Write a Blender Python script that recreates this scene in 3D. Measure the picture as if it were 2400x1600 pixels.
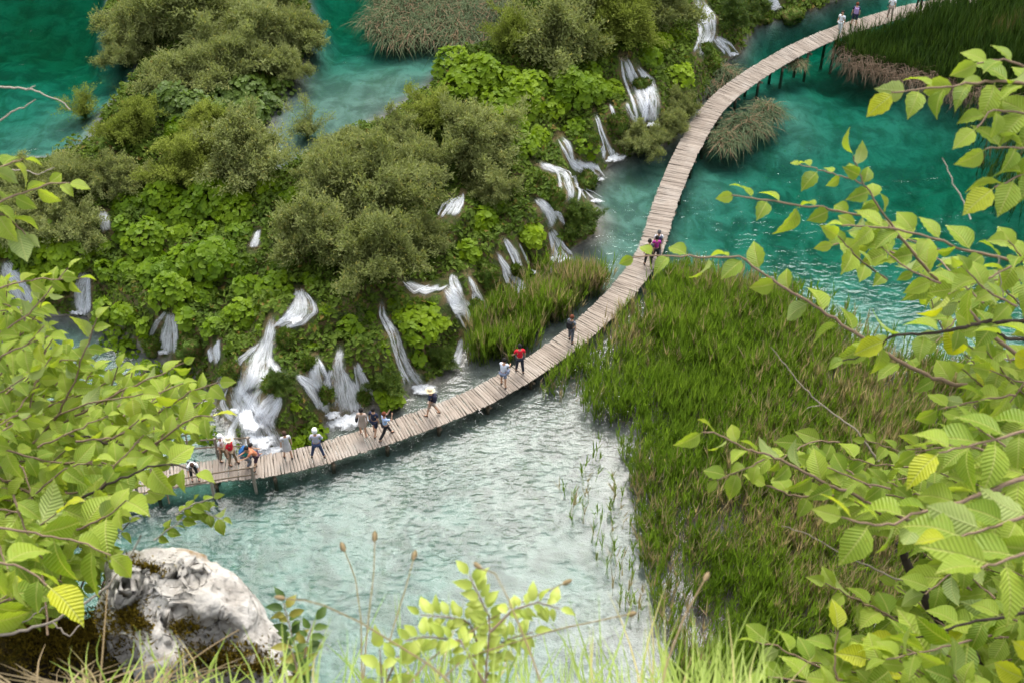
import bpy, bmesh, math, random
import numpy as np
from mathutils import Vector, Matrix
R = math.radians
rng = np.random.default_rng(7)
random.seed(7)
for o in list(bpy.data.objects):
    bpy.data.objects.remove(o)
scene = bpy.context.scene
COL = scene.collection

# ------------------------------------------------------------------ camera
CAM_H, PITCH, FPX = 45.0, 43.0, 3067.0          # FPX: focal length in pixels of the 2400 px wide photograph
cam_data = bpy.data.cameras.new('camera')
cam_data.sensor_width = 36.0
cam_data.lens = FPX / 2400 * 36
cam_data.clip_start = 0.05
cam_data.clip_end = 2000
cam_data.dof.use_dof = True
cam_data.dof.focus_distance = 9.0
cam_data.dof.aperture_fstop = 12.0
cam = bpy.data.objects.new('camera', cam_data)
COL.objects.link(cam)
cam.location = (0, 0, CAM_H)
cam.rotation_euler = (R(90 - PITCH), 0, 0)
scene.camera = cam

# ------------------------------------------------------------------ world, sun, exposure
SUN_EL, SUN_AZ = 52.0, 5.0                        # azimuth measured from +Y towards +X
world = bpy.data.worlds.new('World')
scene.world = world
world.use_nodes = True
wn = world.node_tree
wn.nodes.clear()
w_out = wn.nodes.new('ShaderNodeOutputWorld')
w_bg = wn.nodes.new('ShaderNodeBackground')
w_sky = wn.nodes.new('ShaderNodeTexSky')
w_sky.sky_type = 'NISHITA'
w_sky.sun_disc = False
w_sky.sun_elevation = R(SUN_EL)
w_sky.sun_rotation = R(SUN_AZ)
w_sky.altitude = 500
w_sky.air_density = 1.0
w_sky.dust_density = 4.0
w_sky.ozone_density = 1.0
w_hsv = wn.nodes.new('ShaderNodeHueSaturation')   # thin cloud cover takes the blue out of the sky
w_hsv.inputs['Saturation'].default_value = 0.25
w_hsv.inputs['Value'].default_value = 1.0
wn.links.new(w_sky.outputs[0], w_hsv.inputs['Color'])
wn.links.new(w_hsv.outputs[0], w_bg.inputs['Color'])
w_bg.inputs['Strength'].default_value = 0.15
wn.links.new(w_bg.outputs[0], w_out.inputs['Surface'])

sun_data = bpy.data.lights.new('sun', 'SUN')
sun_data.energy = 1.1
sun_data.angle = R(42)
sun_data.color = (1.0, 0.95, 0.86)
sun = bpy.data.objects.new('sun', sun_data)
COL.objects.link(sun)
_sd = Vector((math.sin(R(SUN_AZ)) * math.cos(R(SUN_EL)), math.cos(R(SUN_AZ)) * math.cos(R(SUN_EL)), math.sin(R(SUN_EL))))
sun.rotation_euler = _sd.to_track_quat('Z', 'Y').to_euler()

scene.view_settings.view_transform = 'Standard'
scene.view_settings.look = 'None'
scene.view_settings.gamma = 1.0
scene.view_settings.use_curve_mapping = False
scene.view_settings.exposure = 1.85
scene.render.engine = 'CYCLES'
scene.cycles.use_denoising = True
scene.cycles.max_bounces = 8
scene.cycles.diffuse_bounces = 3
scene.cycles.glossy_bounces = 3
scene.cycles.transmission_bounces = 4
scene.cycles.transparent_max_bounces = 14
scene.cycles.caustics_reflective = False
scene.cycles.caustics_refractive = False

# ------------------------------------------------------------------ projection helpers
_sp, _cp = math.sin(R(PITCH)), math.cos(R(PITCH))
C_R = np.array([1.0, 0, 0])
C_F = np.array([0, _cp, -_sp])
C_U = np.array([0, _sp, _cp])
C_O = np.array([0, 0, CAM_H])

def ray(px, py):
    px = np.asarray(px, float); py = np.asarray(py, float)
    d = C_F + ((px - 1200) / FPX)[..., None] * C_R + ((800 - py) / FPX)[..., None] * C_U
    return d / np.linalg.norm(d, axis=-1, keepdims=True)

def at(px, py, z=0.0):
    """the point of the level z that the photograph shows at a pixel"""
    d = ray(px, py)
    t = (z - CAM_H) / d[..., 2]
    return C_O + d * t[..., None]

def at_dist(px, py, dist):
    d = ray(px, py)
    return C_O + d * np.asarray(dist, float)[..., None]

def proj(P):
    P = np.asarray(P, float) - C_O
    f = P @ C_F
    return np.stack([1200 + FPX * (P @ C_R) / f, 800 - FPX * (P @ C_U) / f], -1)

# ------------------------------------------------------------------ noise
_perm = rng.permutation(4096)
_val = rng.random(4096) * 2 - 1
def _h3(i, j, k):
    return _val[_perm[(_perm[(_perm[i & 4095] + j) & 4095] + k) & 4095]]
def noise3(P, freq=1.0, seed=0):
    P = np.asarray(P, float) * freq + seed * 17.31
    I = np.floor(P).astype(int); f = P - I
    u = f * f * (3 - 2 * f)
    r = 0
    for a in (0, 1):
        for b in (0, 1):
            for c in (0, 1):
                w = (u[..., 0] if a else 1 - u[..., 0]) * (u[..., 1] if b else 1 - u[..., 1]) * (u[..., 2] if c else 1 - u[..., 2])
                r = r + w * _h3(I[..., 0] + a, I[..., 1] + b, I[..., 2] + c)
    return r
def fbm(P, freq=1.0, octv=4, seed=0, gain=0.5):
    s = 0; a = 1.0
    for k in range(octv):
        s = s + a * noise3(P, freq * 2 ** k, seed + k)
        a *= gain
    return s
def noise2(x, y, freq=1.0, octv=3, seed=0):
    return fbm(np.stack([x, y, np.zeros_like(x)], -1), freq, octv, seed)

# ------------------------------------------------------------------ polygons and distances
def inside(poly, x, y):
    poly = np.asarray(poly); res = np.zeros(np.shape(x), bool)
    x1, y1 = poly[:, 0], poly[:, 1]
    x2, y2 = np.roll(x1, -1), np.roll(y1, -1)
    for a, b, c, d in zip(x1, y1, x2, y2):
        if b == d: continue
        cond = ((b > y) != (d > y)) & (x < (c - a) * (y - b) / (d - b) + a)
        res ^= cond
    return res
def dist_line(line, x, y, closed=False):
    line = np.asarray(line)
    best = np.full(np.shape(x), 1e9)
    n = len(line)
    for k in range(n if closed else n - 1):
        a, b = line[k], line[(k + 1) % n]
        ab = b - a
        L = ab @ ab + 1e-12
        t = np.clip(((x - a[0]) * ab[0] + (y - a[1]) * ab[1]) / L, 0, 1)
        best = np.minimum(best, np.hypot(x - a[0] - t * ab[0], y - a[1] - t * ab[1]))
    return best
def sstep(a, b, x):
    t = np.clip((x - a) / (b - a), 0, 1)
    return t * t * (3 - 2 * t)
def scatter_px(poly, z, n, seed=0):
    """n points spread evenly over the ground area that a traced outline covers on the level z"""
    r = np.random.default_rng(seed)
    w = at(np.array([p[0] for p in poly]), np.array([p[1] for p in poly]), z)[:, :2]
    lo, hi = w.min(0), w.max(0)
    out = []
    got = 0
    while got < n:
        q = lo + r.random((max(n, 64) * 2, 2)) * (hi - lo)
        q = q[inside(w, q[:, 0], q[:, 1])]
        out.append(q); got += len(q)
    return np.concatenate(out)[:n]
def poly_area_px(poly, z):
    w = at(np.array([p[0] for p in poly]), np.array([p[1] for p in poly]), z)[:, :2]
    x, y = w[:, 0], w[:, 1]
    return 0.5 * abs(np.dot(x, np.roll(y, -1)) - np.dot(y, np.roll(x, -1)))

# ------------------------------------------------------------------ mesh helpers
def new_mesh(name, V, F, smooth=False, attrs=None, uv=None):
    """V (n,3); F a list of (m,k) int arrays"""
    V = np.asarray(V, np.float32)
    me = bpy.data.meshes.new(name)
    F = [np.asarray(f, np.int32) for f in (F if isinstance(F, list) else [F])]
    F = [f for f in F if f.size]
    nl = sum(f.size for f in F); nf = sum(len(f) for f in F)
    me.vertices.add(len(V)); me.vertices.foreach_set('co', V.ravel())
    me.loops.add(nl); me.polygons.add(nf)
    li = np.concatenate([f.ravel() for f in F])
    tot = np.concatenate([np.full(len(f), f.shape[1], np.int32) for f in F])
    start = np.concatenate([[0], np.cumsum(tot)[:-1]]).astype(np.int32)
    me.loops.foreach_set('vertex_index', li)
    me.polygons.foreach_set('loop_start', start)
    me.update(calc_edges=True)
    me.polygons.foreach_set('use_smooth', np.full(nf, bool(smooth)))
    if attrs:
        for k, v in attrs.items():
            a = me.attributes.new(k, 'FLOAT', 'POINT')
            a.data.foreach_set('value', np.asarray(v, np.float32))
    if uv is not None:
        l = me.uv_layers.new(name='UVMap')
        l.data.foreach_set('uv', np.asarray(uv, np.float32)[li].ravel())
    return me

def obj(name, me, mat=None, parent=None, **props):
    o = bpy.data.objects.new(name, me)
    COL.objects.link(o)
    if mat is not None and me is not None and not me.materials:
        me.materials.append(mat)
    if parent is not None: o.parent = parent
    for k, v in props.items():
        if v is not None: o[k] = v
    return o
def thing(name, label, cat, loc=(0, 0, 0), rz=0.0, group=None):
    o = bpy.data.objects.new(name, None)
    COL.objects.link(o)
    o.empty_display_size = 0.3
    o.location = loc; o.rotation_euler = (0, 0, rz)
    o['label'] = label; o['category'] = cat
    if group: o['group'] = group
    return o

class Acc:
    """collects vertices and faces of several shapes for one mesh"""
    def __init__(s):
        s.V = []; s.F = {}; s.n = 0; s.A = []; s.U = []
    def add(s, V, F, rnd=0.0, uv=None):
        V = np.asarray(V, float)
        for f in (F if isinstance(F, list) else [F]):
            f = np.asarray(f, int)
            if f.size: s.F.setdefault(f.shape[1], []).append(f + s.n)
        s.V.append(V); s.n += len(V)
        s.A.append(np.broadcast_to(np.asarray(rnd, float), (len(V),)))
        s.U.append(np.zeros((len(V), 2)) if uv is None else np.asarray(uv, float))
    def tube(s, P, rad, sides=5, rnd=0.0, cap=True):
        P = np.asarray(P, float); n = len(P)
        rad = np.broadcast_to(np.asarray(rad, float), (n,))
        T = np.gradient(P, axis=0); T /= np.linalg.norm(T, axis=1, keepdims=True) + 1e-9
        ref = np.array([0, 0, 1.0]) if abs(T[:, 2]).mean() < 0.85 else np.array([1.0, 0, 0])
        A = np.cross(T, ref); A /= np.linalg.norm(A, axis=1, keepdims=True) + 1e-9
        B = np.cross(T, A)
        th = np.arange(sides) * 2 * np.pi / sides
        V = P[:, None] + rad[:, None, None] * (np.cos(th)[None, :, None] * A[:, None] + np.sin(th)[None, :, None] * B[:, None])
        i = np.arange(n - 1)[:, None] * sides; j = np.arange(sides)[None]; k = (j + 1) % sides
        q = np.stack([i + j, i + k, i + sides + k, i + sides + j], -1).reshape(-1, 4)
        s.add(V.reshape(-1, 3), q, rnd)
        if cap:
            off = s.n - n * sides
            for base, rev in ((0, True), ((n - 1) * sides, False)):
                f = np.arange(sides) + base
                s.F.setdefault(sides, []).append((f[::-1] if not rev else f)[None] + off)
    def box(s, c, half, rot=None, rnd=0.0):
        c = np.asarray(c, float); h = np.asarray(half, float)
        v = np.array([[x, y, z] for x in (-1, 1) for y in (-1, 1) for z in (-1, 1)]) * h
        if rot is not None: v = v @ np.asarray(rot).T
        f = [[0, 1, 3, 2], [4, 6, 7, 5], [0, 4, 5, 1], [2, 3, 7, 6], [0, 2, 6, 4], [1, 5, 7, 3]]
        s.add(v + c, np.array(f), rnd)
    def mesh(s, name, smooth=False, uv=False):
        V = np.concatenate(s.V)
        return new_mesh(name, V, [np.concatenate(f) for f in s.F.values()], smooth,
                        {'rnd': np.concatenate(s.A)}, np.concatenate(s.U) if uv else None)

def frames(N, spin, r=None):
    """orthonormal frames with z along N, turned by spin"""
    N = N / (np.linalg.norm(N, axis=1, keepdims=True) + 1e-9)
    ref = np.where(np.abs(N[:, 2:3]) < 0.95, np.array([[0, 0, 1.0]]), np.array([[1.0, 0, 0]]))
    X = np.cross(ref, N); X /= np.linalg.norm(X, axis=1, keepdims=True) + 1e-9
    Y = np.cross(N, X)
    c, s_ = np.cos(spin)[:, None], np.sin(spin)[:, None]
    return np.stack([X * c + Y * s_, -X * s_ + Y * c, N], -1)      # columns
def frames_dir(D, N):
    """frames with y along D and z near N"""
    D = D / (np.linalg.norm(D, axis=1, keepdims=True) + 1e-9)
    X = np.cross(D, N); X /= np.linalg.norm(X, axis=1, keepdims=True) + 1e-9
    Z = np.cross(X, D)
    return np.stack([X, D, Z], -1)
def spread(tv, tf, M, P, S, rnd=None):
    """copies of one template (vertices tv, faces tf) as one vertex/face block"""
    n, k = len(P), len(tv)
    S = np.asarray(S, float)
    S = S[:, None] if S.ndim == 1 else S
    L = tv[None] * S[:, None, :]
    V = np.einsum('nij,nkj->nki', M, L) + P[:, None]
    F = (tf[None] + (np.arange(n) * k)[:, None, None]).reshape(-1, tf.shape[1])
    r = rng.random(n) if rnd is None else rnd
    return V.reshape(-1, 3), F, np.repeat(r, k)

# ------------------------------------------------------------------ materials
class NT:
    def __init__(s, name):
        s.m = bpy.data.materials.new(name); s.m.use_nodes = True
        s.t = s.m.node_tree; s.t.nodes.clear()
        s.out = s.t.nodes.new('ShaderNodeOutputMaterial')
    def n(s, typ, **kw):
        nd = s.t.nodes.new(typ)
        for k, v in kw.items(): setattr(nd, k, v)
        return nd
    def l(s, a, b): s.t.links.new(a, b)
    def val(s, sock, v):
        if hasattr(v, 'is_output'): s.l(v, sock)
        else: sock.default_value = v
    def math(s, op, a, b=0.0, clamp=False):
        nd = s.n('ShaderNodeMath', operation=op); nd.use_clamp = clamp
        s.val(nd.inputs[0], a); s.val(nd.inputs[1], b)
        return nd.outputs[0]
    def mix(s, f, a, b, blend='MIX'):
        nd = s.n('ShaderNodeMix', data_type='RGBA', blend_type=blend)
        s.val(nd.inputs[0], f)
        for so, v in ((nd.inputs[6], a), (nd.inputs[7], b)):
            s.val(so, v if hasattr(v, 'is_output') else (*v, 1.0))
        return nd.outputs[2]
    def noise(s, scale, detail=3.0, vec=None, rough=0.55, dist=0.0):
        nd = s.n('ShaderNodeTexNoise'); nd.inputs['Scale'].default_value = scale
        nd.inputs['Detail'].default_value = detail; nd.inputs['Roughness'].default_value = rough
        nd.inputs['Distortion'].default_value = dist
        if vec is not None: s.l(vec, nd.inputs['Vector'])
        return nd.outputs[0]
    def ramp(s, f, lo, hi):
        nd = s.n('ShaderNodeMapRange'); nd.interpolation_type = 'SMOOTHSTEP'
        s.val(nd.inputs[0], f); nd.inputs[1].default_value = lo; nd.inputs[2].default_value = hi
        return nd.outputs[0]
    def pos(s): return s.n('ShaderNodeNewGeometry').outputs['Position']
    def objco(s): return s.n('ShaderNodeTexCoord').outputs['Object']
    def attr(s, name='rnd'): return s.n('ShaderNodeAttribute', attribute_name=name).outputs['Fac']
    def map(s, vec, scale=(1, 1, 1), rot=(0, 0, 0)):
        nd = s.n('ShaderNodeMapping'); s.l(vec, nd.inputs[0])
        nd.inputs['Scale'].default_value = scale; nd.inputs['Rotation'].default_value = rot
        return nd.outputs[0]
    def bump(s, h, strength=0.5, dist=0.02):
        nd = s.n('ShaderNodeBump'); nd.inputs['Strength'].default_value = strength
        nd.inputs['Distance'].default_value = dist; s.l(h, nd.inputs['Height'])
        return nd.outputs[0]
    def principled(s, col, rough=0.7, spec=0.3, normal=None):
        b = s.n('ShaderNodeBsdfPrincipled')
        s.val(b.inputs['Base Color'], col if hasattr(col, 'is_output') else (*col, 1.0))
        s.val(b.inputs['Roughness'], rough); b.inputs['Specular IOR Level'].default_value = spec
        if normal is not None: s.l(normal, b.inputs['Normal'])
        return b.outputs[0]
    def done(s, sh):
        s.l(sh, s.out.inputs['Surface']); return s.m

def foliage_mat(name, dark, light, accent=None, accent_at=0.9, transl=0.35, rough=0.5, spec=0.35, objvar=0.5):
    t = NT(name)
    r = t.attr('rnd')
    oi = t.n('ShaderNodeObjectInfo').outputs['Random']
    big = t.noise(0.45, 2.0, t.pos())
    f = t.math('ADD', t.math('MULTIPLY', r, 0.6), t.math('MULTIPLY', t.math('SUBTRACT', big, 0.5), 1.4))
    f = t.math('ADD', f, t.math('MULTIPLY', oi, objvar * 0.6), clamp=True)
    col = t.mix(f, dark, light)
    if accent is not None:
        col = t.mix(t.ramp(r, accent_at, min(1.0, accent_at + 0.04)), col, accent)
    b = t.principled(col, rough, spec)
    tr = t.n('ShaderNodeBsdfTranslucent')
    t.l(t.mix(0.6, col, (0.9, 1.0, 0.3), 'MULTIPLY'), tr.inputs['Color'])
    mx = t.n('ShaderNodeMixShader'); mx.inputs[0].default_value = transl
    t.l(b, mx.inputs[1]); t.l(tr.outputs[0], mx.inputs[2])
    return t.done(mx.outputs[0])
def plain_mat(name, col, rough=0.7, var=0.25, scale=30.0, bump=0.0):
    t = NT(name)
    n = t.noise(scale, 3.0, t.objco())
    c = t.mix(n, tuple(x * (1 - var) for x in col), tuple(min(1, x * (1 + var)) for x in col))
    return t.done(t.principled(c, rough, 0.3, t.bump(n, bump, 0.01) if bump else None))

# ================================================================== TERRAIN, WATER
Z_UP = 4.2                                            # level of the upper lake above the lower one
foot_px = [(-700, 770), (-300, 760), (0, 740), (200, 735), (300, 800), (390, 845), (470, 890), (545, 1010), (600, 1066), (690, 1056),
           (740, 1020), (770, 985), (860, 962), (930, 945), (962, 905), (1010, 895), (1060, 850), (1105, 785), (1160, 740), (1215, 690), (1255, 668),
           (1290, 612), (1335, 588), (1395, 545), (1400, 500), (1370, 450), (1395, 420), (1440, 378), (1500, 356), (1570, 338), (1610, 285),
           (1660, 215), (1705, 142), (1735, 125), (1770, 62), (1850, 36), (1920, 20), (1990, -14), (2150, -70), (2500, -130), (2900, -160)]
shore_px = [(-900, 390), (-300, 380), (0, 372), (120, 372), (215, 330), (250, 262), (308, 200), (330, 150), (262, 100), (245, 40), (262, -60), (290, -330),
            (720, -330), (700, -60), (740, 60), (700, 150), (680, 200), (640, 240), (612, 310), (622, 392), (665, 405), (720, 370), (790, 330), (865, 300), (930, 262),
            (1005, 210), (1060, 155), (1080, 118), (1150, 112), (1195, 50), (1210, -60), (1250, -330)]
FOOT = at(np.array([p[0] for p in foot_px]), np.array([p[1] for p in foot_px]), 0.0)[:, :2]
SHORE = at(np.array([p[0] for p in shore_px]), np.array([p[1] for p in shore_px]), Z_UP)[:, :2]
LAND = np.concatenate([FOOT, np.array([[75, 128.], [SHORE[-1, 0] + 6, 128.]]), SHORE[::-1]])
UPLAKE = np.concatenate([SHORE, np.array([[SHORE[-1, 0] + 6, 128.], [-75, 128.], [-75, SHORE[0, 1]]])])
low_depth = [(700, 1250, 1.3), (900, 1200, 1.15), (1100, 1100, 1.0), (1300, 1000, .6), (1450, 1050, .4), (1300, 1350, 1.5), (1000, 1500, 2.3),
             (600, 1300, 2.0), (1500, 1500, .5), (1400, 1200, .7), (500, 1180, 2.3), (200, 1300, 2), (900, 1800, 3), (1900, 1800, 2), (1750, 900, -.3), (1750, 1300, -.3), (1600, 780, -.3), (1900, 800, -.3), (1800, 720, -.3), (1640, 1000, -.3), (1650, 1200, -.2), (1900, 1100, -.4), (1800, 1500, -.3), (2100, 950, -.3),
             (2100, 1100, -.4), (1620, 560, .9), (1700, 520, 2.3), (1680, 420, .6), (1800, 420, 2.2), (1900, 480, 3.0), (1850, 240, .5),
             (1800, 300, 2.2), (1950, 300, 2.1), (2000, 250, 2.6), (2050, 350, 2.0), (2200, 400, 3.6), (2300, 600, 3.4), (2150, 650, 2.2), (2250, 740, 1.0),
             (2100, 720, 1.4), (1800, 600, 2.1), (1760, 540, 2.0), (2000, 160, 2.6), (1880, 160, 1.9), (1850, 60, 3.0), (1750, 120, 1.7), (2000, 20, 3), (1950, 90, 2.8),
             (2200, 60, -.3), (2400, 120, -.3), (2150, 110, -.2), (1450, 450, .3), (1480, 520, .35), (1420, 560, .3), (1540, 380, 1.0), (1460, 400, .5), (1400, 600, .4), (950, 930, .7), (820, 1010, .6),
             (1050, 880, .35), (1250, 740, .3), (1890, 210, .4), (1870, 270, .6), (1960, 360, 1.8), (2030, 345, 1.1), (1620, 480, 1.2), (1900, 300, .9)]
up_depth = [(50, 50, 3.8), (150, 30, 3.9), (200, 130, 3.4), (50, 200, 1.8), (150, 230, 1.1), (250, 160, .8), (120, 300, .9), (30, 310, 1.2), (220, 290, .5),
            (760, 30, 3.9), (800, 100, 1.3), (870, 150, .6), (950, 180, .5), (800, 220, .5), (740, 180, .9), (700, 260, .4), (900, 240, .4), (1000, 140, .9), (850, 190, .5),
            (640, 370, .5), (820, 50, 1.7), (850, 15, 3.6), (-300, 100, 3.9), (500, -300, 3.9), (900, -300, 3.9)]
def idw(ctrl, z, x, y):
    c = np.array(ctrl, float)
    w = at(c[:, 0], c[:, 1], z)[:, :2]
    num = 0; den = 0
    for (a, b), d in zip(w, c[:, 2]):
        k = 1.0 / (((x - a) ** 2 + (y - b) ** 2) + 1.8) ** 1.6
        num = num + k * d; den = den + k
    return num / den
def soften(a, n):
    a = a.copy()
    for _ in range(n):
        a[1:-1, 1:-1] = 0.5 * a[1:-1, 1:-1] + 0.125 * (a[:-2, 1:-1] + a[2:, 1:-1] + a[1:-1, :-2] + a[1:-1, 2:])
    return a
def terrain_raw(x, y):
    land = inside(LAND, x, y)
    up = inside(UPLAKE, x, y)
    dF = dist_line(FOOT, x, y); dU = dist_line(SHORE, x, y)
    n1 = noise2(x, y, 0.35, 4, 3); n2 = noise2(x, y, 1.3, 3, 9)
    t = dF / (dF + dU + 1e-6)
    s = np.clip(dF / np.maximum(np.minimum(dF + dU, 11.0), 3.0) + 0.05 * n1, 0, 1)
    # three travertine steps between the lower pools and the rim of the upper lake
    prof = 0.52 * sstep(0.0, 0.16, s) + 0.22 * sstep(0.27, 0.40, s) + 0.26 * sstep(0.55, 0.8, s)
    z_land = 0.05 + (Z_UP + 0.35) * prof + 0.16 * n1 * sstep(0, 1.2, dF) + 0.06 * n2
    z_land = np.where(dU < 1.0, np.minimum(z_land, Z_UP + 0.02 + 0.45 * dU), z_land)
    z_land = np.maximum(z_land, 0.06)
    ridge = noise2(x, y, 0.8, 3, 21)
    dl = soften(idw(low_depth, 0.0, x, y), 120) * (1 + 0.14 * n1 + 0.10 * ridge)
    dl = dl * (0.38 + 0.62 * sstep(44, 60, y + 0.25 * x)) * (1 - 0.12 * sstep(4, 14, x) * sstep(46, 56, y))
    z_low = -np.clip(dl, -0.14, 6.0) * sstep(-0.2, 1.6, dF)
    du = soften(idw(up_depth, Z_UP, x, y), 90) * (1 + 0.12 * n1 + 0.08 * ridge)
    z_up = Z_UP - np.clip(du * 0.82, 0.12, 3.95) * sstep(-0.2, 1.8, dU)
    return np.where(land, z_land, np.where(up, z_up, z_low)), land, up
X0, X1, Y0, Y1, GS = -75.0, 75.0, 12.0, 128.0, 0.3
gx = np.arange(X0, X1 + 1e-6, GS); gy = np.arange(Y0, Y1 + 1e-6, GS)
GXX, GYY = np.meshgrid(gx, gy)
TZ, TLAND, TUP = terrain_raw(GXX, GYY)
def ground(x, y):
    u = np.clip((np.asarray(x) - X0) / GS, 0, len(gx) - 1.001); v = np.clip((np.asarray(y) - Y0) / GS, 0, len(gy) - 1.001)
    i = u.astype(int); j = v.astype(int); a = u - i; b = v - j
    return (TZ[j, i] * (1 - a) + TZ[j, i + 1] * a) * (1 - b) + (TZ[j + 1, i] * (1 - a) + TZ[j + 1, i + 1] * a) * b
def is_land(x, y):
    i = np.clip(((np.asarray(x) - X0) / GS).round().astype(int), 0, len(gx) - 1); j = np.clip(((np.asarray(y) - Y0) / GS).round().astype(int), 0, len(gy) - 1)
    return TLAND[j, i]
def ground_n(x, y, e=0.4):
    dx = (ground(x + e, y) - ground(x - e, y)) / (2 * e); dy = (ground(x, y + e) - ground(x, y - e)) / (2 * e)
    n = np.stack([-dx, -dy, np.ones_like(dx)], -1)
    return n / np.linalg.norm(n, axis=-1, keepdims=True)
def hit(px, py, lift=0.0, water=True):
    """where a sight line meets the ground (or the water over it), raised by lift"""
    d = ray(px, py)
    t = np.full(np.shape(px), 30.0); done = np.zeros(np.shape(px), bool)
    for _ in range(700):
        P = C_O + d * t[..., None]
        g = ground(P[..., 0], P[..., 1])
        if water:
            g = np.maximum(g, 0.0)
        done |= P[..., 2] <= g + lift
        if done.all(): break
        t = np.where(done, t, t + 0.12)
    P = C_O + d * t[..., None]
    return P

nx_, ny_ = len(gx), len(gy)
ii = (np.arange(ny_ - 1)[:, None] * nx_ + np.arange(nx_ - 1)[None]).ravel()
tf_ = np.stack([ii, ii + 1, ii + nx_ + 1, ii + nx_], -1)
tme = new_mesh('terrain', np.stack([GXX, GYY, TZ], -1).reshape(-1, 3), tf_, True, {'dry': TLAND.ravel().astype(float)})
t = NT('lake bed marl and tufa')
p = t.pos()
bed_n = t.noise(0.7, 5.0, p, 0.6, 0.6)
bed_f = t.noise(5.0, 4.0, p, 0.6)
bed = t.mix(t.ramp(bed_n, 0.36, 0.62), (0.14, 0.13, 0.115), (0.26, 0.24, 0.215))
bed = t.mix(t.ramp(bed_f, 0.55, 0.75), bed, (0.16, 0.18, 0.11))
streak = t.noise(0.55, 5.0, t.map(p, (1.6, 0.45, 1), (0, 0, 0.55)), 0.62, 0.8)
bed = t.mix(t.math('MULTIPLY', t.ramp(streak, 0.5, 0.7), 0.45), bed, (0.10, 0.12, 0.075))
dirt = t.mix(t.ramp(t.noise(1.7, 5.0, p), 0.4, 0.62), (0.05, 0.07, 0.018), (0.12, 0.09, 0.04))
dirt = t.mix(t.ramp(t.noise(6.0, 4.0, p), 0.55, 0.7), dirt, (0.07, 0.10, 0.02))
colr = t.mix(t.attr('dry'), bed, dirt)
tmat = t.done(t.principled(colr, 0.9, 0.15, t.bump(t.noise(9.0, 5.0, p, 0.65), 0.8, 0.12)))
obj('ground', tme, tmat, kind='structure')

# far rim of the valley: wooded hillside opposite, added out of view and raised to block sky reflections in the lakes
hx = np.linspace(-420, 420, 71); hy = np.linspace(127.5, 520, 40)
HX, HY = np.meshgrid(hx, hy)
HZ = 1.5 + sstep(126, 225, HY) * (158 + 16 * noise2(HX, HY, 0.012, 3, 4)) + sstep(130, 150, HY) * 5 * noise2(HX, HY, 0.07, 3, 5)
hi_ = (np.arange(39)[:, None] * 71 + np.arange(70)[None]).ravel()
t = NT('wooded hillside')
hc = t.mix(t.ramp(t.noise(0.12, 5.0, t.pos()), 0.35, 0.65), (0.02, 0.035, 0.012), (0.06, 0.09, 0.03))
hmat = t.done(t.principled(hc, 0.9, 0.1, t.bump(t.noise(0.3, 4.0, t.pos()), 1.0, 3.0)))
obj('hillside', new_mesh('hillside', np.stack([HX, HY, HZ], -1).reshape(-1, 3), np.stack([hi_, hi_ + 1, hi_ + 72, hi_ + 71], -1), True), hmat, kind='structure')

# ---- water bodies: clear calcareous water that swallows red light with depth
def water_mat(name, ripple, rscale, absorb=1.0, calm=0.3, near_gain=0.0):
    t = NT(name)
    p = t.pos()
    warp = t.noise(0.35, 2.0, p)
    n1 = t.math('SUBTRACT', t.noise(rscale, 0.6, t.map(p, (0.65, 1.5, 1), (0, 0, 0.6)), 0.45, 0.7), 0.5)
    n2 = t.math('SUBTRACT', t.noise(rscale * 2.1, 1.0, t.map(p, (1.3, 0.75, 1), (0, 0, -0.5)), 0.5, 0.8), 0.5)
    h = t.math('ADD', t.math('MULTIPLY', n1, 1.0), t.math('MULTIPLY', n2, 0.28))
    patch = t.math('ADD', calm, t.math('MULTIPLY', t.ramp(warp, 0.36, 0.62), 1.0 - calm))
    if near_gain:
        sy = t.n('ShaderNodeSeparateXYZ'); t.l(p, sy.inputs[0])
        patch = t.math('MULTIPLY', patch, t.math('SUBTRACT', near_gain, t.math('MULTIPLY', t.ramp(sy.outputs[1], 44.0, 56.0), near_gain - 1.0)))
    h = t.math('MULTIPLY', h, patch)
    nrm = t.bump(h, 1.0, ripple)
    fr = t.n('ShaderNodeFresnel'); fr.inputs['IOR'].default_value = 1.333; t.l(nrm, fr.inputs['Normal'])
    gl = t.n('ShaderNodeBsdfGlossy'); gl.inputs['Roughness'].default_value = 0.10; t.l(nrm, gl.inputs['Normal'])
    tr = t.n('ShaderNodeBsdfTransparent')
    mx = t.n('ShaderNodeMixShader'); t.l(fr.outputs[0], mx.inputs[0]); t.l(tr.outputs[0], mx.inputs[1]); t.l(gl.outputs[0], mx.inputs[2])
    va = t.n('ShaderNodeVolumeAbsorption')
    va.inputs['Color'].default_value = (0.0, 0.815, 0.72, 1); va.inputs['Density'].default_value = 0.8 * absorb
    t.l(va.outputs[0], t.out.inputs['Volume'])
    return t.done(mx.outputs[0])
def prism(name, poly, z0, z1):
    bm = bmesh.new()
    a = [bm.verts.new((x, y, z1)) for x, y in poly]
    b = [bm.verts.new((x, y, z0)) for x, y in poly]
    f = bm.faces.new(a)
    bm.faces.new(b[::-1])
    n = len(a)
    for k in range(n):
        bm.faces.new((a[k], b[k], b[(k + 1) % n], a[(k + 1) % n]))
    bmesh.ops.recalc_face_normals(bm, faces=bm.faces[:])
    me = bpy.data.meshes.new(name); bm.to_mesh(me); bm.free()
    return me
low_me = prism('lake water', [(X0 + .5, 13.), (X1 - .5, 13.), (X1 - .5, Y1 - .5), (X0 + .5, Y1 - .5)], -7.0, 0.0)
obj('lower_lake_water', low_me, water_mat('lower lake water', 0.0165, 2.7, 0.82, 0.5, 3.2), kind='structure')
P_ = UPLAKE; nrm_ = []
ctr = np.roll(P_, -1, 0) - np.roll(P_, 1, 0)
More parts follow.
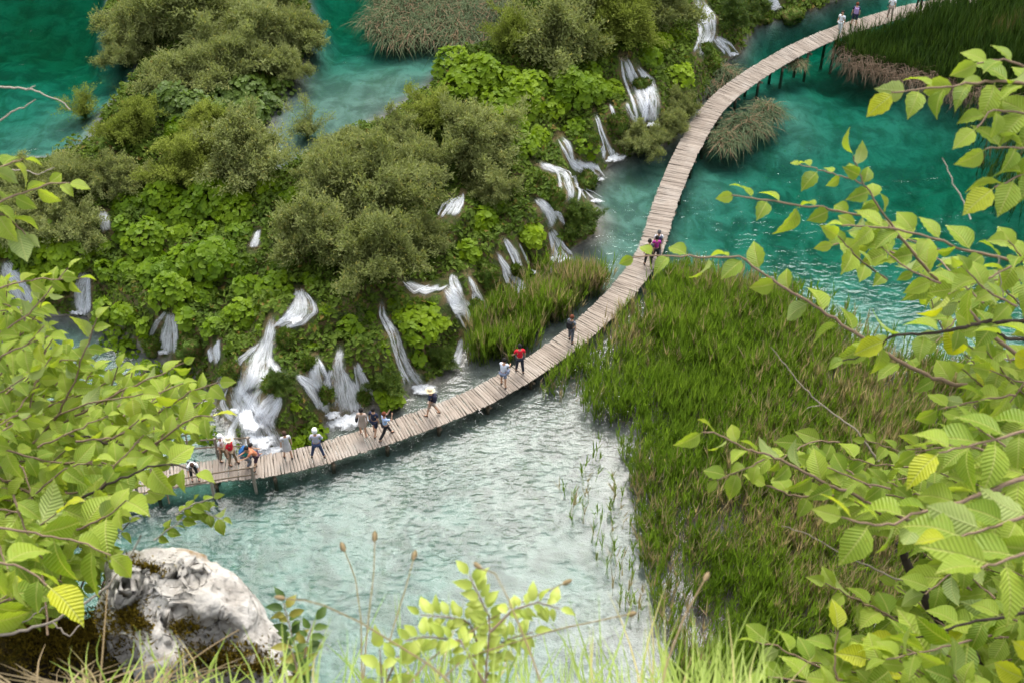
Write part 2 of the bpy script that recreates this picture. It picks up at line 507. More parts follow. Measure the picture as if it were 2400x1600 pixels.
out_ = np.stack([ctr[:, 1], -ctr[:, 0]], -1); out_ /= np.linalg.norm(out_, axis=1, keepdims=True)
test = P_ + 0.25 * out_
flip = np.where(inside(P_, test[:, 0], test[:, 1]), -1.0, 1.0)
UPX = P_ + 0.45 * out_ * np.where(np.median(flip) < 0, -1.0, 1.0)
obj('upper_lake_water', prism('upper lake water', [tuple(q) for q in UPX], 0.12, Z_UP), water_mat('upper lake water', 0.026, 2.1, 0.85, 0.2), kind='structure')

# ---- the cliff the photographer stands on
def cliff_z(x, y):
    lip = 0.72 + 0.84 * sstep(-0.3, -0.85, x) + 0.05 * noise2(x, y * 0, 3.0, 3, 31)
    top = 43.35 - 0.50 * sstep(-0.2, -0.7, x) * sstep(0.3, 1.3, y) + 0.03 * noise2(x, y, 5.0, 4, 8)
    over = np.maximum(y - lip, 0)
    return top - np.where(over > 0, 5.5 * over ** 0.85 + 0.5 * over ** 1.2, 0) + np.where(over > 0, 0.07 * noise2(x, y, 6.0, 3, 5), 0)
cx_ = np.unique(np.concatenate([np.linspace(-30, -2.2, 40), np.linspace(-2.2, 2.2, 177), np.linspace(2.2, 30, 40)]))
cy_ = np.unique(np.concatenate([np.linspace(-25, -1, 25), np.linspace(-1, 2.6, 145), np.linspace(2.6, 13.5, 60)]))
CX, CY = np.meshgrid(cx_, cy_)
CZ = np.maximum(cliff_z(CX, CY), -3.0)
n_ = len(cx_)
ci = (np.arange(len(cy_) - 1)[:, None] * n_ + np.arange(n_ - 1)[None]).ravel()
t = NT('cliff soil and moss')
p = t.pos()
cc = t.mix(t.ramp(t.noise(14, 5, p), 0.4, 0.62), (0.018, 0.014, 0.008), (0.075, 0.055, 0.025))
cc = t.mix(t.ramp(t.noise(9, 5, p, 0.7), 0.53, 0.68), cc, (0.10, 0.085, 0.012))
cmat = t.done(t.principled(cc, 0.95, 0.1, t.bump(t.noise(40, 5, p, 0.7), 1.0, 0.03)))
obj('cliff', new_mesh('cliff', np.stack([CX, CY, CZ], -1).reshape(-1, 3), np.stack([ci, ci + 1, ci + n_ + 1, ci + n_], -1), True), cmat, kind='structure')

# ================================================================== WATERFALLS
t = NT('falling water')
uvn = t.n('ShaderNodeUVMap', uv_map='UVMap').outputs[0]
sep = t.n('ShaderNodeSeparateXYZ'); t.l(uvn, sep.inputs[0])
u_, v_ = sep.outputs[0], sep.outputs[1]
st = t.noise(1.0, 4.0, t.map(uvn, (7.5, 0.8, 1)), 0.72, 1.2)
st2 = t.noise(1.0, 4.0, t.map(uvn, (15.0, 2.6, 1)), 0.65, 1.0)
edge = t.ramp(t.attr('edge'), 0.0, 0.85)
s_ = t.math('ADD', t.math('MULTIPLY', st, 0.75), t.math('MULTIPLY', st2, 0.25))
s_ = t.math('ADD', s_, t.math('MULTIPLY', t.math('SUBTRACT', t.noise(0.9, 2.0, t.pos()), 0.5), 0.25))
al = t.math('MULTIPLY', t.ramp(t.math('ADD', s_, t.math('MULTIPLY', t.math('SUBTRACT', edge, 1.0), 0.14)), 0.35, 0.62), edge)
al = t.math('MULTIPLY', al, 0.92)
df = t.principled((0.84, 0.86, 0.89), 0.7, 0.2)
tl = t.n('ShaderNodeBsdfTranslucent'); tl.inputs['Color'].default_value = (0.92, 0.94, 0.97, 1)
m1 = t.n('ShaderNodeMixShader'); m1.inputs[0].default_value = 0.5; t.l(df, m1.inputs[1]); t.l(tl.outputs[0], m1.inputs[2])
tp = t.n('ShaderNodeBsdfTransparent')
m2 = t.n('ShaderNodeMixShader'); t.l(al, m2.inputs[0]); t.l(tp.outputs[0], m2.inputs[1]); t.l(m1.outputs[0], m2.inputs[2])
M_FALL = t.done(m2.outputs[0])
t = NT('foam')
p = t.objco()
uvn = t.n('ShaderNodeUVMap', uv_map='UVMap').outputs[0]
sep = t.n('ShaderNodeSeparateXYZ'); t.l(uvn, sep.inputs[0])
rad = sep.outputs[0]
fa = t.math('ADD', t.noise(2.6, 5.0, p, 0.65, 0.8), t.math('MULTIPLY', t.math('SUBTRACT', 0.72, rad), 0.9))
fa = t.math('MULTIPLY', t.ramp(fa, 0.42, 0.85), 0.9)
df = t.principled((0.82, 0.84, 0.86), 0.6, 0.3, t.bump(t.noise(7, 4, p), 0.8, 0.1))
tp = t.n('ShaderNodeBsdfTransparent')
m2 = t.n('ShaderNodeMixShader'); t.l(fa, m2.inputs[0]); t.l(tp.outputs[0], m2.inputs[1]); t.l(df, m2.inputs[2])
M_FOAM = t.done(m2.outputs[0])

FALL_W = []                                            # world samples of every fall: plants keep clear of them
FALL_PX = []
def resample(P, n):
    P = np.asarray(P, float)
    s = np.concatenate([[0], np.cumsum(np.linalg.norm(np.diff(P, axis=0), axis=1))])
    q = np.linspace(0, s[-1], n)
    return np.stack([np.interp(q, s, P[:, k]) for k in range(P.shape[1])], -1)
def fall(label, *chains, foam=None):
    root = thing('waterfall', label, 'waterfall')
    first = None
    extra = []
    for ch in chains:                                   # thinner side strands that split off and rejoin
        for j in range(2):
            m = len(ch)
            if m < 3: continue
            i0 = int(rng.integers(0, m - 2)); side = rng.choice([-1, 1]) * rng.uniform(.5, .95)
            extra.append([(a + side * w * (0.3 if i == 0 else 1.0), b + rng.uniform(-6, 6), max(7, w * .38)) for i, (a, b, w) in enumerate(ch[i0:])])
    for ch in list(chains) + extra:
        c = resample([(a, b, w) for a, b, w in ch], max(8, int(len(ch) * 6)))
        FALL_PX.append(c)
        W = hit(c[:, 0], c[:, 1], 0.10)
        W[:, 2] = np.maximum(W[:, 2], 0.03)
        for k in range(2):
            W[1:-1] = 0.25 * W[:-2] + 0.5 * W[1:-1] + 0.25 * W[2:]
        wid = c[:, 2] * np.linalg.norm(W - C_O, axis=1) / FPX * 1.42
        FALL_W.append(np.concatenate([W, wid[:, None]], 1))
        flow = W[-1] - W[0]
        hor = np.array([flow[0], flow[1], 0.0])
        if np.linalg.norm(hor) < 0.3: hor = np.array([0.2, -1.0, 0])
        ac = np.cross(hor, [0, 0, 1.0]); ac /= np.linalg.norm(ac)
        if first is None:
            first = W[-1]; root.location = (first[0], first[1], max(0.0, first[2] - 0.1))
        org = np.array(root.location)
        for layer in range(3):
            na = 13
            a = Acc()
            u = np.linspace(0, 1, na)
            sc = (1.0, 0.62, 0.8)[layer]; sh = (0.0, rng.uniform(-.18, .18), rng.uniform(-.25, .25))[layer]
            cen = W + ac * (wid * sh)[:, None] + np.array([0, 0, 0.05 * layer])
            V = cen[:, None] + ac[None, None] * ((u[None] - 0.5) * wid[:, None] * sc)[..., None]
            g = ground(V[..., 0], V[..., 1])
            bulge = 0.06 * np.cos((u - 0.5) * np.pi)[None] + 0.015 * noise2(V[..., 0] * 1.2, V[..., 1] * 1.2 + layer * 9, 1.0, 2, 11)
            V[..., 2] = np.maximum(V[..., 2] * 0.45 + np.maximum(g, 0) * 0.55 + bulge, np.maximum(g, 0.0) + 0.06 + 0.03 * layer)
            L = np.concatenate([[0], np.cumsum(np.linalg.norm(np.diff(W, axis=0), axis=1))])
            uv = np.stack([(u[None] - 0.5) * wid[:, None] * sc + layer * 7.3 + ac[1] * 3, np.broadcast_to(L[:, None] + layer * 2.7, V.shape[:2])], -1); ed = np.broadcast_to(2 * np.minimum(u, 1 - u)[None], V.shape[:2]) * (np.minimum(1, np.linspace(0.0, 5, len(W))) * np.minimum(1, np.linspace(5, 0.0, len(W)) + .3))[:, None]
            uo = rng.uniform(0, 9)
            n = len(W)
            i = (np.arange(n - 1)[:, None] * na + np.arange(na - 1)[None]).ravel()
            me = new_mesh('falling water', (V - org).reshape(-1, 3), np.stack([i, i + 1, i + na + 1, i + na], -1), True, {'edge': ed.ravel()}, uv.reshape(-1, 2))
            obj('water_sheet', me, M_FALL, root)
    for (fx, fy, rx, ry) in (foam or ()):
        c = hit(np.array([fx]), np.array([fy]))[0]
        k = np.linalg.norm(c - C_O) / FPX
        rx_, ry_ = rx * k, ry * k * 1.35
        th = np.linspace(0, 2 * np.pi, 33)[:-1]; rr = np.linspace(0, 1, 9)[1:]
        wob = 1 + 0.22 * noise2(np.cos(th) * 1.5 + fx, np.sin(th) * 1.5, 1.0, 3, 5)
        V = [[0, 0, 0.10]]; uv = [[0, 0]]
        for q in rr:
            for a_, w_ in zip(th, wob):
                V.append([math.cos(a_) * rx_ * q * w_, math.sin(a_) * ry_ * q * w_, 0.03 + 0.10 * (1 - q) + 0.05 * (1 - q) * rng.standard_normal()]); uv.append([q, a_ / 6.28])
        F3 = np.array([[0, 1 + j, 1 + (j + 1) % 32] for j in range(32)])
        F4 = np.array([[1 + r_ * 32 + j, 1 + (r_ + 1) * 32 + j, 1 + (r_ + 1) * 32 + (j + 1) % 32, 1 + r_ * 32 + (j + 1) % 32] for r_ in range(7) for j in range(32)])
        base = np.array([c[0], c[1], max(0.0, ground(c[0], c[1]))]) - np.array(root.location)
        obj('foam', new_mesh('foam', np.array(V) + base, [F3, F4], True, None, np.array(uv)), M_FOAM, root)
    return root

fall('broad white cascade fanning out down to the left end of the boardwalk',
     [(638, 735, 14), (628, 790, 28), (610, 838, 54), (596, 885, 92), (575, 932, 110)], [(545, 900, 40), (560, 950, 50), (588, 985, 50)], [(610, 900, 60), (585, 960, 62), (594, 1010, 62), (612, 1068, 84)], [(655, 925, 26), (625, 965, 34), (600, 1000, 40)],
     foam=[(596, 985, 48, 36), (612, 1030, 50, 34), (625, 1064, 56, 24), (560, 965, 26, 16)])
fall('short white chute feeding the broad cascade from the upper right', [(700, 672, 12), (707, 705, 34), (704, 735, 46), (684, 756, 34), (655, 772, 24)], foam=[(690, 750, 36, 14)])
fall('thin curtain fall in a dark recess left of the broad cascade', [(398, 728, 8), (393, 770, 30), (385, 826, 46)], foam=[(385, 832, 26, 9)])
fall('narrow far left fall emerging from bushes above the leafy branch', [(206, 640, 18), (190, 680, 34), (186, 735, 42)], foam=[(186, 738, 30, 10)])
fall('leftmost fall half hidden by the twigs at the photo edge', [(2, 615, 34), (30, 680, 54), (62, 735, 60)])
fall('small trickle splitting over a brown ledge above the dark pool', [(505, 803, 34), (512, 850, 20)], [(490, 815, 12), (500, 845, 14)])
fall('bell shaped white fall dropping into the foaming pool by the man in jeans', [(797, 803, 14), (791, 860, 28), (800, 912, 52), (806, 970, 78)], foam=[(806, 988, 78, 34), (780, 972, 36, 18)])
fall('pair of thin rills left of the bell shaped fall', [(735, 832, 22), (738, 890, 32), (764, 948, 20)], [(690, 878, 14), (728, 905, 30), (760, 962, 16)])
fall('long S shaped fall winding through butterbur to the pool behind the straw hat', [(897, 700, 13), (900, 742, 15), (928, 782, 18), (945, 840, 20), (964, 880, 26), (986, 906, 46)], foam=[(990, 914, 44, 20)])
fall('wide lacy curtain fall left of the moss wedge', [(1040, 668, 46), (1072, 700, 56), (1100, 745, 24), (1120, 778, 32)], [(1050, 715, 50), (1085, 720, 30)], foam=[(1118, 775, 26, 14)])
fall('steep white fall right of the moss wedge above the small reed bed', [(1095, 638, 10), (1115, 682, 24), (1135, 732, 34), (1150, 762, 48)], foam=[(1146, 766, 50, 24)])
fall('bright slanting fall into the pool above the small reed bed', [(1160, 588, 10), (1184, 625, 22), (1210, 660, 26), (1236, 682, 40)], foam=[(1228, 684, 52, 22)])
fall('slim double fall behind the bright slanting fall', [(1180, 558, 14), (1210, 600, 20), (1226, 642, 16)], [(1215, 570, 8), (1240, 622, 16)], foam=[(1245, 640, 22, 10)])
fall('stepped cascade curving down between two mossy lumps', [(1254, 378, 14), (1290, 396, 28), (1325, 410, 22), (1336, 448, 28), (1332, 482, 24)])
fall('white fall pouring out beside the rust coloured hummock', [(1250, 465, 14), (1282, 492, 28), (1300, 530, 32)])
fall('last thin leg of the stepped cascade ending in foam', [(1288, 540, 10), (1299, 580, 20), (1310, 604, 36)], foam=[(1310, 610, 40, 17)])
fall('small branching fall over a round green hummock', [(1310, 320, 28), (1332, 345, 22), (1345, 388, 10), (1372, 397, 32), (1402, 420, 22)], foam=[(1405, 424, 20, 8)])
fall('slender straight fall ending in a white splash below mossy columns', [(1395, 262, 7), (1415, 320, 12), (1428, 350, 20), (1438, 372, 44)], foam=[(1432, 376, 44, 17)])
fall('tall twin fall, left leg longest, beside the green boss', [(1460, 133, 20), (1480, 182, 24), (1506, 242, 28), (1521, 292, 32)], [(1490, 148, 18), (1527, 192, 22), (1536, 240, 28), (1530, 298, 32)], foam=[(1524, 300, 26, 10)])
fall('two faint rills between the slender fall and the tall twin fall', [(1430, 243, 10), (1450, 302, 12)], [(1465, 240, 10), (1490, 302, 14)])
fall('topmost stepped fall running around a mossy knob', [(1640, -4, 34), (1650, 40, 38), (1662, 82, 22), (1640, 132, 16)], [(1672, 88, 20), (1700, 112, 18), (1715, 132, 28)], foam=[(1715, 132, 22, 8)])
fall('white water glimpsed in the gap between olive willows', [(1084, 456, 10), (1070, 478, 22), (1052, 508, 26)], [(1060, 462, 8), (1050, 484, 14), (1040, 502, 16)])
fall('short white rill showing right of the big butterbur slope', [(606, 538, 14), (590, 582, 26)])
fall('little rill among bushes near the left lake', [(240, 494, 20), (252, 542, 24)])
fall('flat white run of water on top of the ledge', [(945, 660, 26), (1000, 682, 40), (1032, 672, 30)])
fall('white water strip at the very top beside the dark shrub', [(1822, -6, 40), (1800, 10, 26)])
fall('thin rill at the foot of the bell shaped fall, on its right', [(832, 848, 10), (848, 900, 16), (862, 952, 20)])
fall('small white drop at the right end of the stepped cascade', [(1345, 436, 20), (1372, 448, 16), (1394, 470, 26)], foam=[(1398, 474, 20, 8)])
fall('short veil below the yellow green butterbur strip', [(1060, 640, 14), (1072, 662, 20), (1080, 690, 16)])
fall('narrow rill just left of the small reed bed', [(1085, 790, 10), (1080, 830, 14), (1070, 868, 22)])
fall('short rill between the olive willows and the butterbur slope', [(655, 500, 18), (664, 522, 16)])
ALLW = np.concatenate(FALL_W); ALLPX = np.concatenate(FALL_PX)
def clear_of_falls(P, r, px_pad=6.0, hgt=0.0):
    """true where a plant of radius r neither stands in a fall nor hides one from the viewpoint"""
    P = np.atleast_2d(P)
    ok = np.ones(len(P), bool)
    q = proj(P + np.array([0, 0, hgt])); dist = np.linalg.norm(P - C_O, axis=1)
    rp = np.broadcast_to(np.asarray(r, float), (len(P),)) * FPX / dist
    for c in ALLPX:
        d = np.hypot((q[:, 0] - c[0]), (q[:, 1] - c[1]))
        ok &= d > rp + c[2] * 0.36 + px_pad
    return ok

# ================================================================== BOARDWALK
walk_px = [(-420, 1290), (-160, 1228), (100, 1172), (250, 1146), (387, 1120), (509, 1102), (628, 1091), (720, 1073), (804, 1047), (929, 1008), (1100, 943), (1204, 887), (1268, 848),
           (1337, 796), (1366, 774), (1417, 727), (1457, 686), (1500, 629), (1522, 594), (1541, 537), (1562, 467), (1587, 406), (1607, 361), (1631, 316),
           (1665, 261), (1697, 228), (1728, 203), (1785, 164), (1855, 123), (1922, 92), (1978, 70), (2048, 49), (2124, 26), (2222, 5), (2330, -14), (2480, -34), (2700, -60)]
DECK = 0.62
WALK = at(np.array([p[0] for p in walk_px]), np.array([p[1] for p in walk_px]), DECK)
def smooth_line(P, n, it=3):
    Q = resample(P, n)
    for _ in range(it):
        Q[1:-1] = 0.25 * Q[:-2] + 0.5 * Q[1:-1] + 0.25 * Q[2:]
    return Q
WL = smooth_line(WALK, 400, 10)
WS = np.concatenate([[0], np.cumsum(np.linalg.norm(np.diff(WL, axis=0), axis=1))])
def walk_at(s):
    P = np.array([np.interp(s, WS, WL[:, k]) for k in range(3)])
    T = np.array([np.interp(s + .4, WS, WL[:, k]) - np.interp(s - .4, WS, WL[:, k]) for k in range(3)])
    T[2] = 0; T /= np.linalg.norm(T)
    return P, T
t = NT('weathered plank wood')
p = t.objco(); oi = t.n('ShaderNodeObjectInfo').outputs['Random']
rr_ = t.math('FRACT', t.math('ADD', t.attr('rnd'), oi))
gr = t.noise(6.0, 4.0, t.map(p, (0.8, 14, 10)), 0.6)
wood = t.mix(rr_, (0.255, 0.212, 0.175), (0.375, 0.32, 0.268))
wood = t.mix(t.ramp(gr, 0.45, 0.75), wood, (0.22, 0.17, 0.125))
wood = t.mix(t.ramp(t.noise(0.5, 3.0, t.pos()), 0.5, 0.72), wood, (0.36, 0.315, 0.27))
M_WOOD = t.done(t.principled(wood, 0.85, 0.2, t.bump(gr, 0.6, 0.02)))
M_POST = plain_mat('post wood', (0.15, 0.115, 0.08), 0.85, 0.4, 6.0, 0.5)
walk = thing('boardwalk', 'long curved plank boardwalk winding across the lake beside the falls', 'boardwalk', tuple(WL[60]))
ORG = np.array(walk.location)
HALF = 0.68
def plank_template(seed):
    r = np.random.default_rng(seed)
    n = 4
    xs = np.linspace(-1, 1, n)
    w = 0.068 + 0.006 * r.standard_normal()
    V = []
    for x in xs:
        dy = 0.008 * r.standard_normal(); dz = 0.004 * r.standard_normal(); w2 = w + 0.007 * r.standard_normal()
        hx = x * HALF
        V += [[hx, dy - w2, -0.03], [hx, dy - w2 * 0.9, 0.008 + dz], [hx, dy, 0.026 + dz], [hx, dy + w2 * 0.9, 0.008 + dz], [hx, dy + w2, -0.03]]
    F = [[k * 5 + j, k * 5 + j + 1, k * 5 + 5 + j + 1, k * 5 + 5 + j] for k in range(n - 1) for j in range(4)]
    F += [[k * 5 + 4, k * 5, k * 5 + 5, k * 5 + 9] for k in range(n - 1)]
    return np.array(V), np.array(F), np.array([[0, 4, 3, 2, 1], [15, 16, 17, 18, 19]])
tmpl = [plank_template(s) for s in range(9)]
plank_me = [new_mesh('plank', v, [f[:, ::-1], e[:, ::-1]], False, {'rnd': np.full(len(v), s / 9)}) for s, (v, f, e) in enumerate(tmpl)]
for m in plank_me: m.materials.append(M_WOOD)
rest = Acc()
planks = []
s_now = 0.3
while s_now < WS[-1] - 0.3:
    planks.append(s_now); s_now += 0.143 + 0.004 * rng.standard_normal()
info = []
for s in planks:
    P, T = walk_at(s); q = proj(P)
    vis = -40 < q[0] < 2440 and -20 < q[1] < 1640
    info.append((np.linalg.norm(P - C_O) + (0 if vis else 1e4) + (40 if q[0] < 400 else 0), s, P, T))
info.sort(key=lambda a: a[0])
for k, (_, s, P, T) in enumerate(info):
    yaw = math.atan2(T[1], T[0]) - math.pi / 2 + 0.014 * rng.standard_normal()
    c, n = math.cos(yaw), math.sin(yaw)
    stretch = 1 + 0.02 * rng.standard_normal(); sl = 0.016 * rng.standard_normal()
    X = np.array([c, n, 0])
    Pl = P - ORG + X * sl + np.array([0, 0, 0.006 * rng.standard_normal()])
    j = int(rng.integers(9))
    if k < 300:
        o = bpy.data.objects.new('plank', plank_me[j]); COL.objects.link(o); o.parent = walk
        o.location = Pl; o.rotation_euler = (0.02 * rng.standard_normal(), 0.01 * rng.standard_normal(), yaw); o.scale = (stretch, 1, 1)
    else:
        v, f, e = tmpl[j]
        M = np.array([[c, -n, 0], [n, c, 0], [0, 0, 1]])
        rest.add((v * [stretch, 1, 1]) @ M.T + Pl, [f[:, ::-1], e[:, ::-1]], rng.random())
obj('plank_run', rest.mesh('far planks'), M_WOOD, walk, kind='stuff')
for sd in (-1, 1):
    a = Acc()
    ss = np.arange(0.5, WS[-1] - .5, 0.8)
    pts = []
    for s in ss:
        P, T = walk_at(s); pts.append(P - ORG + np.array([T[1], -T[0], 0]) * sd * 0.46 + np.array([0, 0, -0.125]))
    a.tube(pts, 0.085, 6)
    obj('stringer', a.mesh('stringer'), M_POST, walk)
pa = Acc(); pa.tube([(0, 0, -2.6), (0, 0, 0.0)], [0.10, 0.09], 8)
post_me = pa.mesh('support post'); post_me.materials.append(M_POST)
ba = Acc(); ba.tube([(-0.72, 0, 0), (0.72, 0, 0)], 0.07, 6)
beam_me = ba.mesh('cross beam'); beam_me.materials.append(M_POST)
for s in np.arange(1.0, WS[-1] - 1, 2.6):
    P, T = walk_at(s); q = proj(P)
    if not (-100 < q[0] < 2500): continue
    X = np.array([T[1], -T[0], 0])
    o = obj('cross_beam', beam_me, None, walk); o.location = P - ORG + np.array([0, 0, -0.27]); o.rotation_euler = (0, 0, math.atan2(X[1], X[0]))
    for sd in (-1, 1):
        o = obj('support_post', post_me, None, walk); o.location = P - ORG + X * sd * 0.44 + np.array([0, 0, -0.2])
# handrails near the left end
def railing(px_posts, h, side, rails=(1.0, 0.55), lean=0.0):
    root = bpy.data.objects.new('railing', None); COL.objects.link(root); root.parent = walk
    tops = []
    for (bx, by) in px_posts:
        b = at(np.array(bx), np.array(by), DECK - 0.25)
        top = b + np.array([rng.uniform(-.03, .03), rng.uniform(-.03, .03) + lean, 0.25 + h])
        a = Acc(); a.tube(np.array([b + [0, 0, -0.5], b + [0, 0, 0.3], top]) - ORG, [0.075, 0.075, 0.065], 7)
        obj('post', a.mesh('post'), M_WOOD, root); tops.append((b, top))
    for f in rails:
        pts = [b + (tp - b) * (0.25 + f * h - 0.06) / (0.25 + h) for b, tp in tops]
        a = Acc(); P = resample(np.array(pts) - ORG, len(pts) * 3); P[:, 2] += 0.015 * rng.standard_normal(len(P))
        e0 = P[0] + (P[0] - P[1]) * 0.5; e1 = P[-1] + (P[-1] - P[-2]) * 0.25
        a.tube(np.concatenate([[e0], P, [e1]]), 0.036, 6)
        obj('rail', a.mesh('rail'), M_POST, root)
railing([(150, 1203), (330, 1182), (500, 1152), (598, 1138)], 1.02, 1)
railing([(400, 1078), (512, 1070), (588, 1066)], 0.98, -1, rails=(1.0, 0.5))

# ================================================================== PLANTS
M_WILLOW = foliage_mat('willow leaves', (0.20, 0.23, 0.075), (0.39, 0.42, 0.17), (0.42, 0.38, 0.12), 0.94, 0.52, 0.7, 0.12)
M_WILLOW_Y = foliage_mat('yellowish willow leaves', (0.18, 0.225, 0.035), (0.36, 0.40, 0.085), None, 0.9, 0.5, 0.65, 0.12)
M_WILLOW_D = foliage_mat('dark shrub leaves', (0.05, 0.095, 0.010), (0.13, 0.20, 0.022), (0.24, 0.22, 0.03), 0.95, 0.38)
M_BUTTER = foliage_mat('butterbur leaves', (0.10, 0.185, 0.004), (0.235, 0.34, 0.008), (0.30, 0.38, 0.04), 0.95, 0.42, 0.5, 0.2)
M_UNDER = foliage_mat('undergrowth leaves', (0.055, 0.10, 0.010), (0.14, 0.205, 0.022), (0.20, 0.14, 0.03), 0.95, 0.35, 0.6, 0.15)  # colour kept darker to stand in for shade between the butterbur mounds
M_REED = foliage_mat('reed blades', (0.14, 0.23, 0.022), (0.31, 0.42, 0.06), (0.40, 0.31, 0.20), 0.66, 0.5, 0.55, 0.2, 0.0)
M_REED_D = foliage_mat('dark reed blades', (0.03, 0.066, 0.010), (0.085, 0.14, 0.018), (0.15, 0.12, 0.05), 0.90, 0.3, 0.5, 0.3, 0.0)
M_DEAD = foliage_mat('dead reed thatch', (0.16, 0.11, 0.07), (0.36, 0.27, 0.19), None, 0.9, 0.15, 0.8, 0.1, 0.0)
M_SEDGE = foliage_mat('sedge blades', (0.06, 0.09, 0.04), (0.15, 0.19, 0.085), (0.22, 0.15, 0.085), 0.74, 0.2, 0.6, 0.15, 0.2)
M_TWIG = plain_mat('twig bark', (0.16, 0.125, 0.09), 0.85, 0.3, 20.0)
M_STEM = plain_mat('willow stems', (0.13, 0.105, 0.07), 0.85, 0.3, 4.0)

# ---- butterbur: big round cupped leaves on mounds
th = np.linspace(0.25, 2 * np.pi - 0.25, 8)
BV = np.array([[0, -0.05, -0.10]] + [[math.sin(a) * (1 + .1 * (-1) ** k), -math.cos(a) * (1 + .1 * (-1) ** k), 0.05 * (-1) ** k + 0.02] for k, a in enumerate(th)]) * 0.5
BF = np.array([[0, k, k + 1] for k in range(1, 8)])
def leaf_mounds(cen, rad, hgt, dens, size, acc_v, acc_f, acc_r, off):
    for c, r, h in zip(cen, rad, hgt):
        n = int(dens * r * r * 4.2)
        d = rng.standard_normal((n, 3)); d[:, 2] = np.abs(d[:, 2]) + 0.05
        d /= np.linalg.norm(d, axis=1, keepdims=True)
        shell = np.where(rng.random(n) < 0.8, rng.uniform(0.92, 1.08, n), rng.uniform(0.6, 0.92, n))
        lump = 1 + 0.16 * noise3(d * 2.2 + c, 1.0, 5)
        P = c + d * np.array([r, r, h]) * (shell * lump)[:, None]
        N = d * np.array([0.75, 0.75, 0.6]) + np.array([0, -0.15, 0.55]) + 0.28 * rng.standard_normal((n, 3))
        s = size * rng.uniform(0.6, 1.35, n)
        ok = P[:, 2] > np.maximum(ground(P[:, 0], P[:, 1]), 0) - 0.1
        ok &= clear_of_falls(P, 0.16, 2.0)
        P, N, s = P[ok], N[ok], s[ok]
        V, F, q = spread(BV, BF, frames(N, rng.uniform(0, 6.28, len(P))), P, s * rng.uniform(.75, 1.15), np.clip(rng.random(len(P)) * .6 + rng.uniform(-.15, .5), 0, .94))
        acc_v.append(V); acc_f.append(F + off[0]); acc_r.append(q); off[0] += len(V)
def butterbur(label, poly, spacing=1.35, size=0.36, rmin=0.65, rmax=1.35, mat=None, dens=52, name='butterbur_cover'):
    px = np.array(poly, float)
    lo, hi = px.min(0), px.max(0)
    keep = []
    r = np.random.default_rng(abs(hash(label)) % 1000 if False else len(label) * 7 + int(px.sum()) % 997)
    q = lo + r.random((1600, 2)) * (hi - lo)
    q = q[inside(px, q[:, 0], q[:, 1])]
    W = hit(q[:, 0], q[:, 1], 0.45)
    W[:, 2] -= 0.45
    W = W[is_land(W[:, 0], W[:, 1]) | (W[:, 2] > -0.4)]
    for w in W:
        if all(np.linalg.norm((w - k)[:2]) > spacing for k in keep): keep.append(w)
    cen = np.array(keep)
    rad = r.uniform(rmin, rmax, len(cen)); h = rad * r.uniform(0.7, 1.35, len(cen))
    for _ in range(3):
        ok = clear_of_falls(cen, rad * 0.78, 0, 0.3)
        rad = np.where(ok, rad, rad * 0.72); h = np.where(ok, h, h * 0.72)
    ok = clear_of_falls(cen, rad * 0.6, 0, 0.3)
    cen, rad, h = cen[ok], rad[ok], h[ok]
    cen = cen - np.array([0, 0, 0.15])
    v, f, a, off = [], [], [], [0]
    leaf_mounds(cen, rad, h, dens, size, v, f, a, off)
    o0 = cen.mean(0)
    me = new_mesh('butterbur', np.concatenate(v) - o0, np.concatenate(f), False, {'rnd': np.concatenate(a)})
    o = obj(name, me, mat or M_BUTTER, kind='stuff'); o['label'] = label; o['category'] = 'ground cover'
    o.location = o0
butterbur('large bright butterbur slope left of the broad cascade', [(225, 565), (290, 470), (400, 415), (540, 440), (600, 510), (610, 600), (690, 600), (735, 650), (745, 690), (680, 670), (640, 725), (612, 800), (530, 830), (430, 735), (340, 775), (230, 720), (205, 640)])
butterbur('round butterbur patch right of the chute above the thin rills', [(735, 700), (770, 690), (805, 735), (790, 800), (735, 830), (690, 800), (715, 760)])
butterbur('butterbur bank between the bell shaped fall and the S shaped fall', [(805, 770), (885, 705), (905, 770), (932, 850), (955, 905), (900, 945), (845, 870), (815, 800)])
butterbur('butterbur bank between the S shaped fall and the lacy curtain', [(925, 700), (1000, 700), (1060, 745), (1090, 790), (1066, 850), (1015, 885), (975, 830), (925, 765)])
butterbur('yellow green butterbur strip above the slanting falls', [(1035, 640), (1060, 560), (1140, 470), (1225, 425), (1270, 470), (1240, 520), (1275, 590), (1230, 575), (1165, 570), (1085, 630), (1050, 665)])
butterbur('broad butterbur bank facing the upper right falls', [(1055, 150), (1130, 95), (1240, 165), (1380, 150), (1450, 190), (1425, 240), (1370, 270), (1290, 250), (1290, 310), (1260, 380), (1215, 345), (1180, 260), (1080, 205)])
butterbur('butterbur cushion right of the tall twin fall', [(1500, 110), (1590, 55), (1630, 85), (1610, 150), (1600, 190), (1555, 190), (1515, 150)])
butterbur('dark butterbur fringe below the peninsula willows', [(310, 190), (450, 225), (640, 190), (690, 225), (640, 255), (500, 285), (390, 270)], mat=M_WILLOW_D, size=0.3)
butterbur('rounded butterbur cushion against the boardwalk behind the woman in grey', [(655, 945), (700, 915), (738, 925), (742, 1000), (705, 1030), (655, 1015)], 0.8, 0.28, 0.5, 0.9)
butterbur('butterbur tuft left of the cascade beside the leafy branch', [(490, 960), (545, 960), (560, 1030), (520, 1045), (480, 1010)], 0.8, 0.28, 0.5, 0.8)
butterbur('low green cover under the thin curtain fall', [(265, 775), (340, 790), (430, 860), (450, 920), (380, 900)], 0.9, 0.26, 0.5, 0.9)
butterbur('butterbur clumps right of the short rill', [(625, 430), (700, 425), (690, 500), (620, 520)], 1.1)
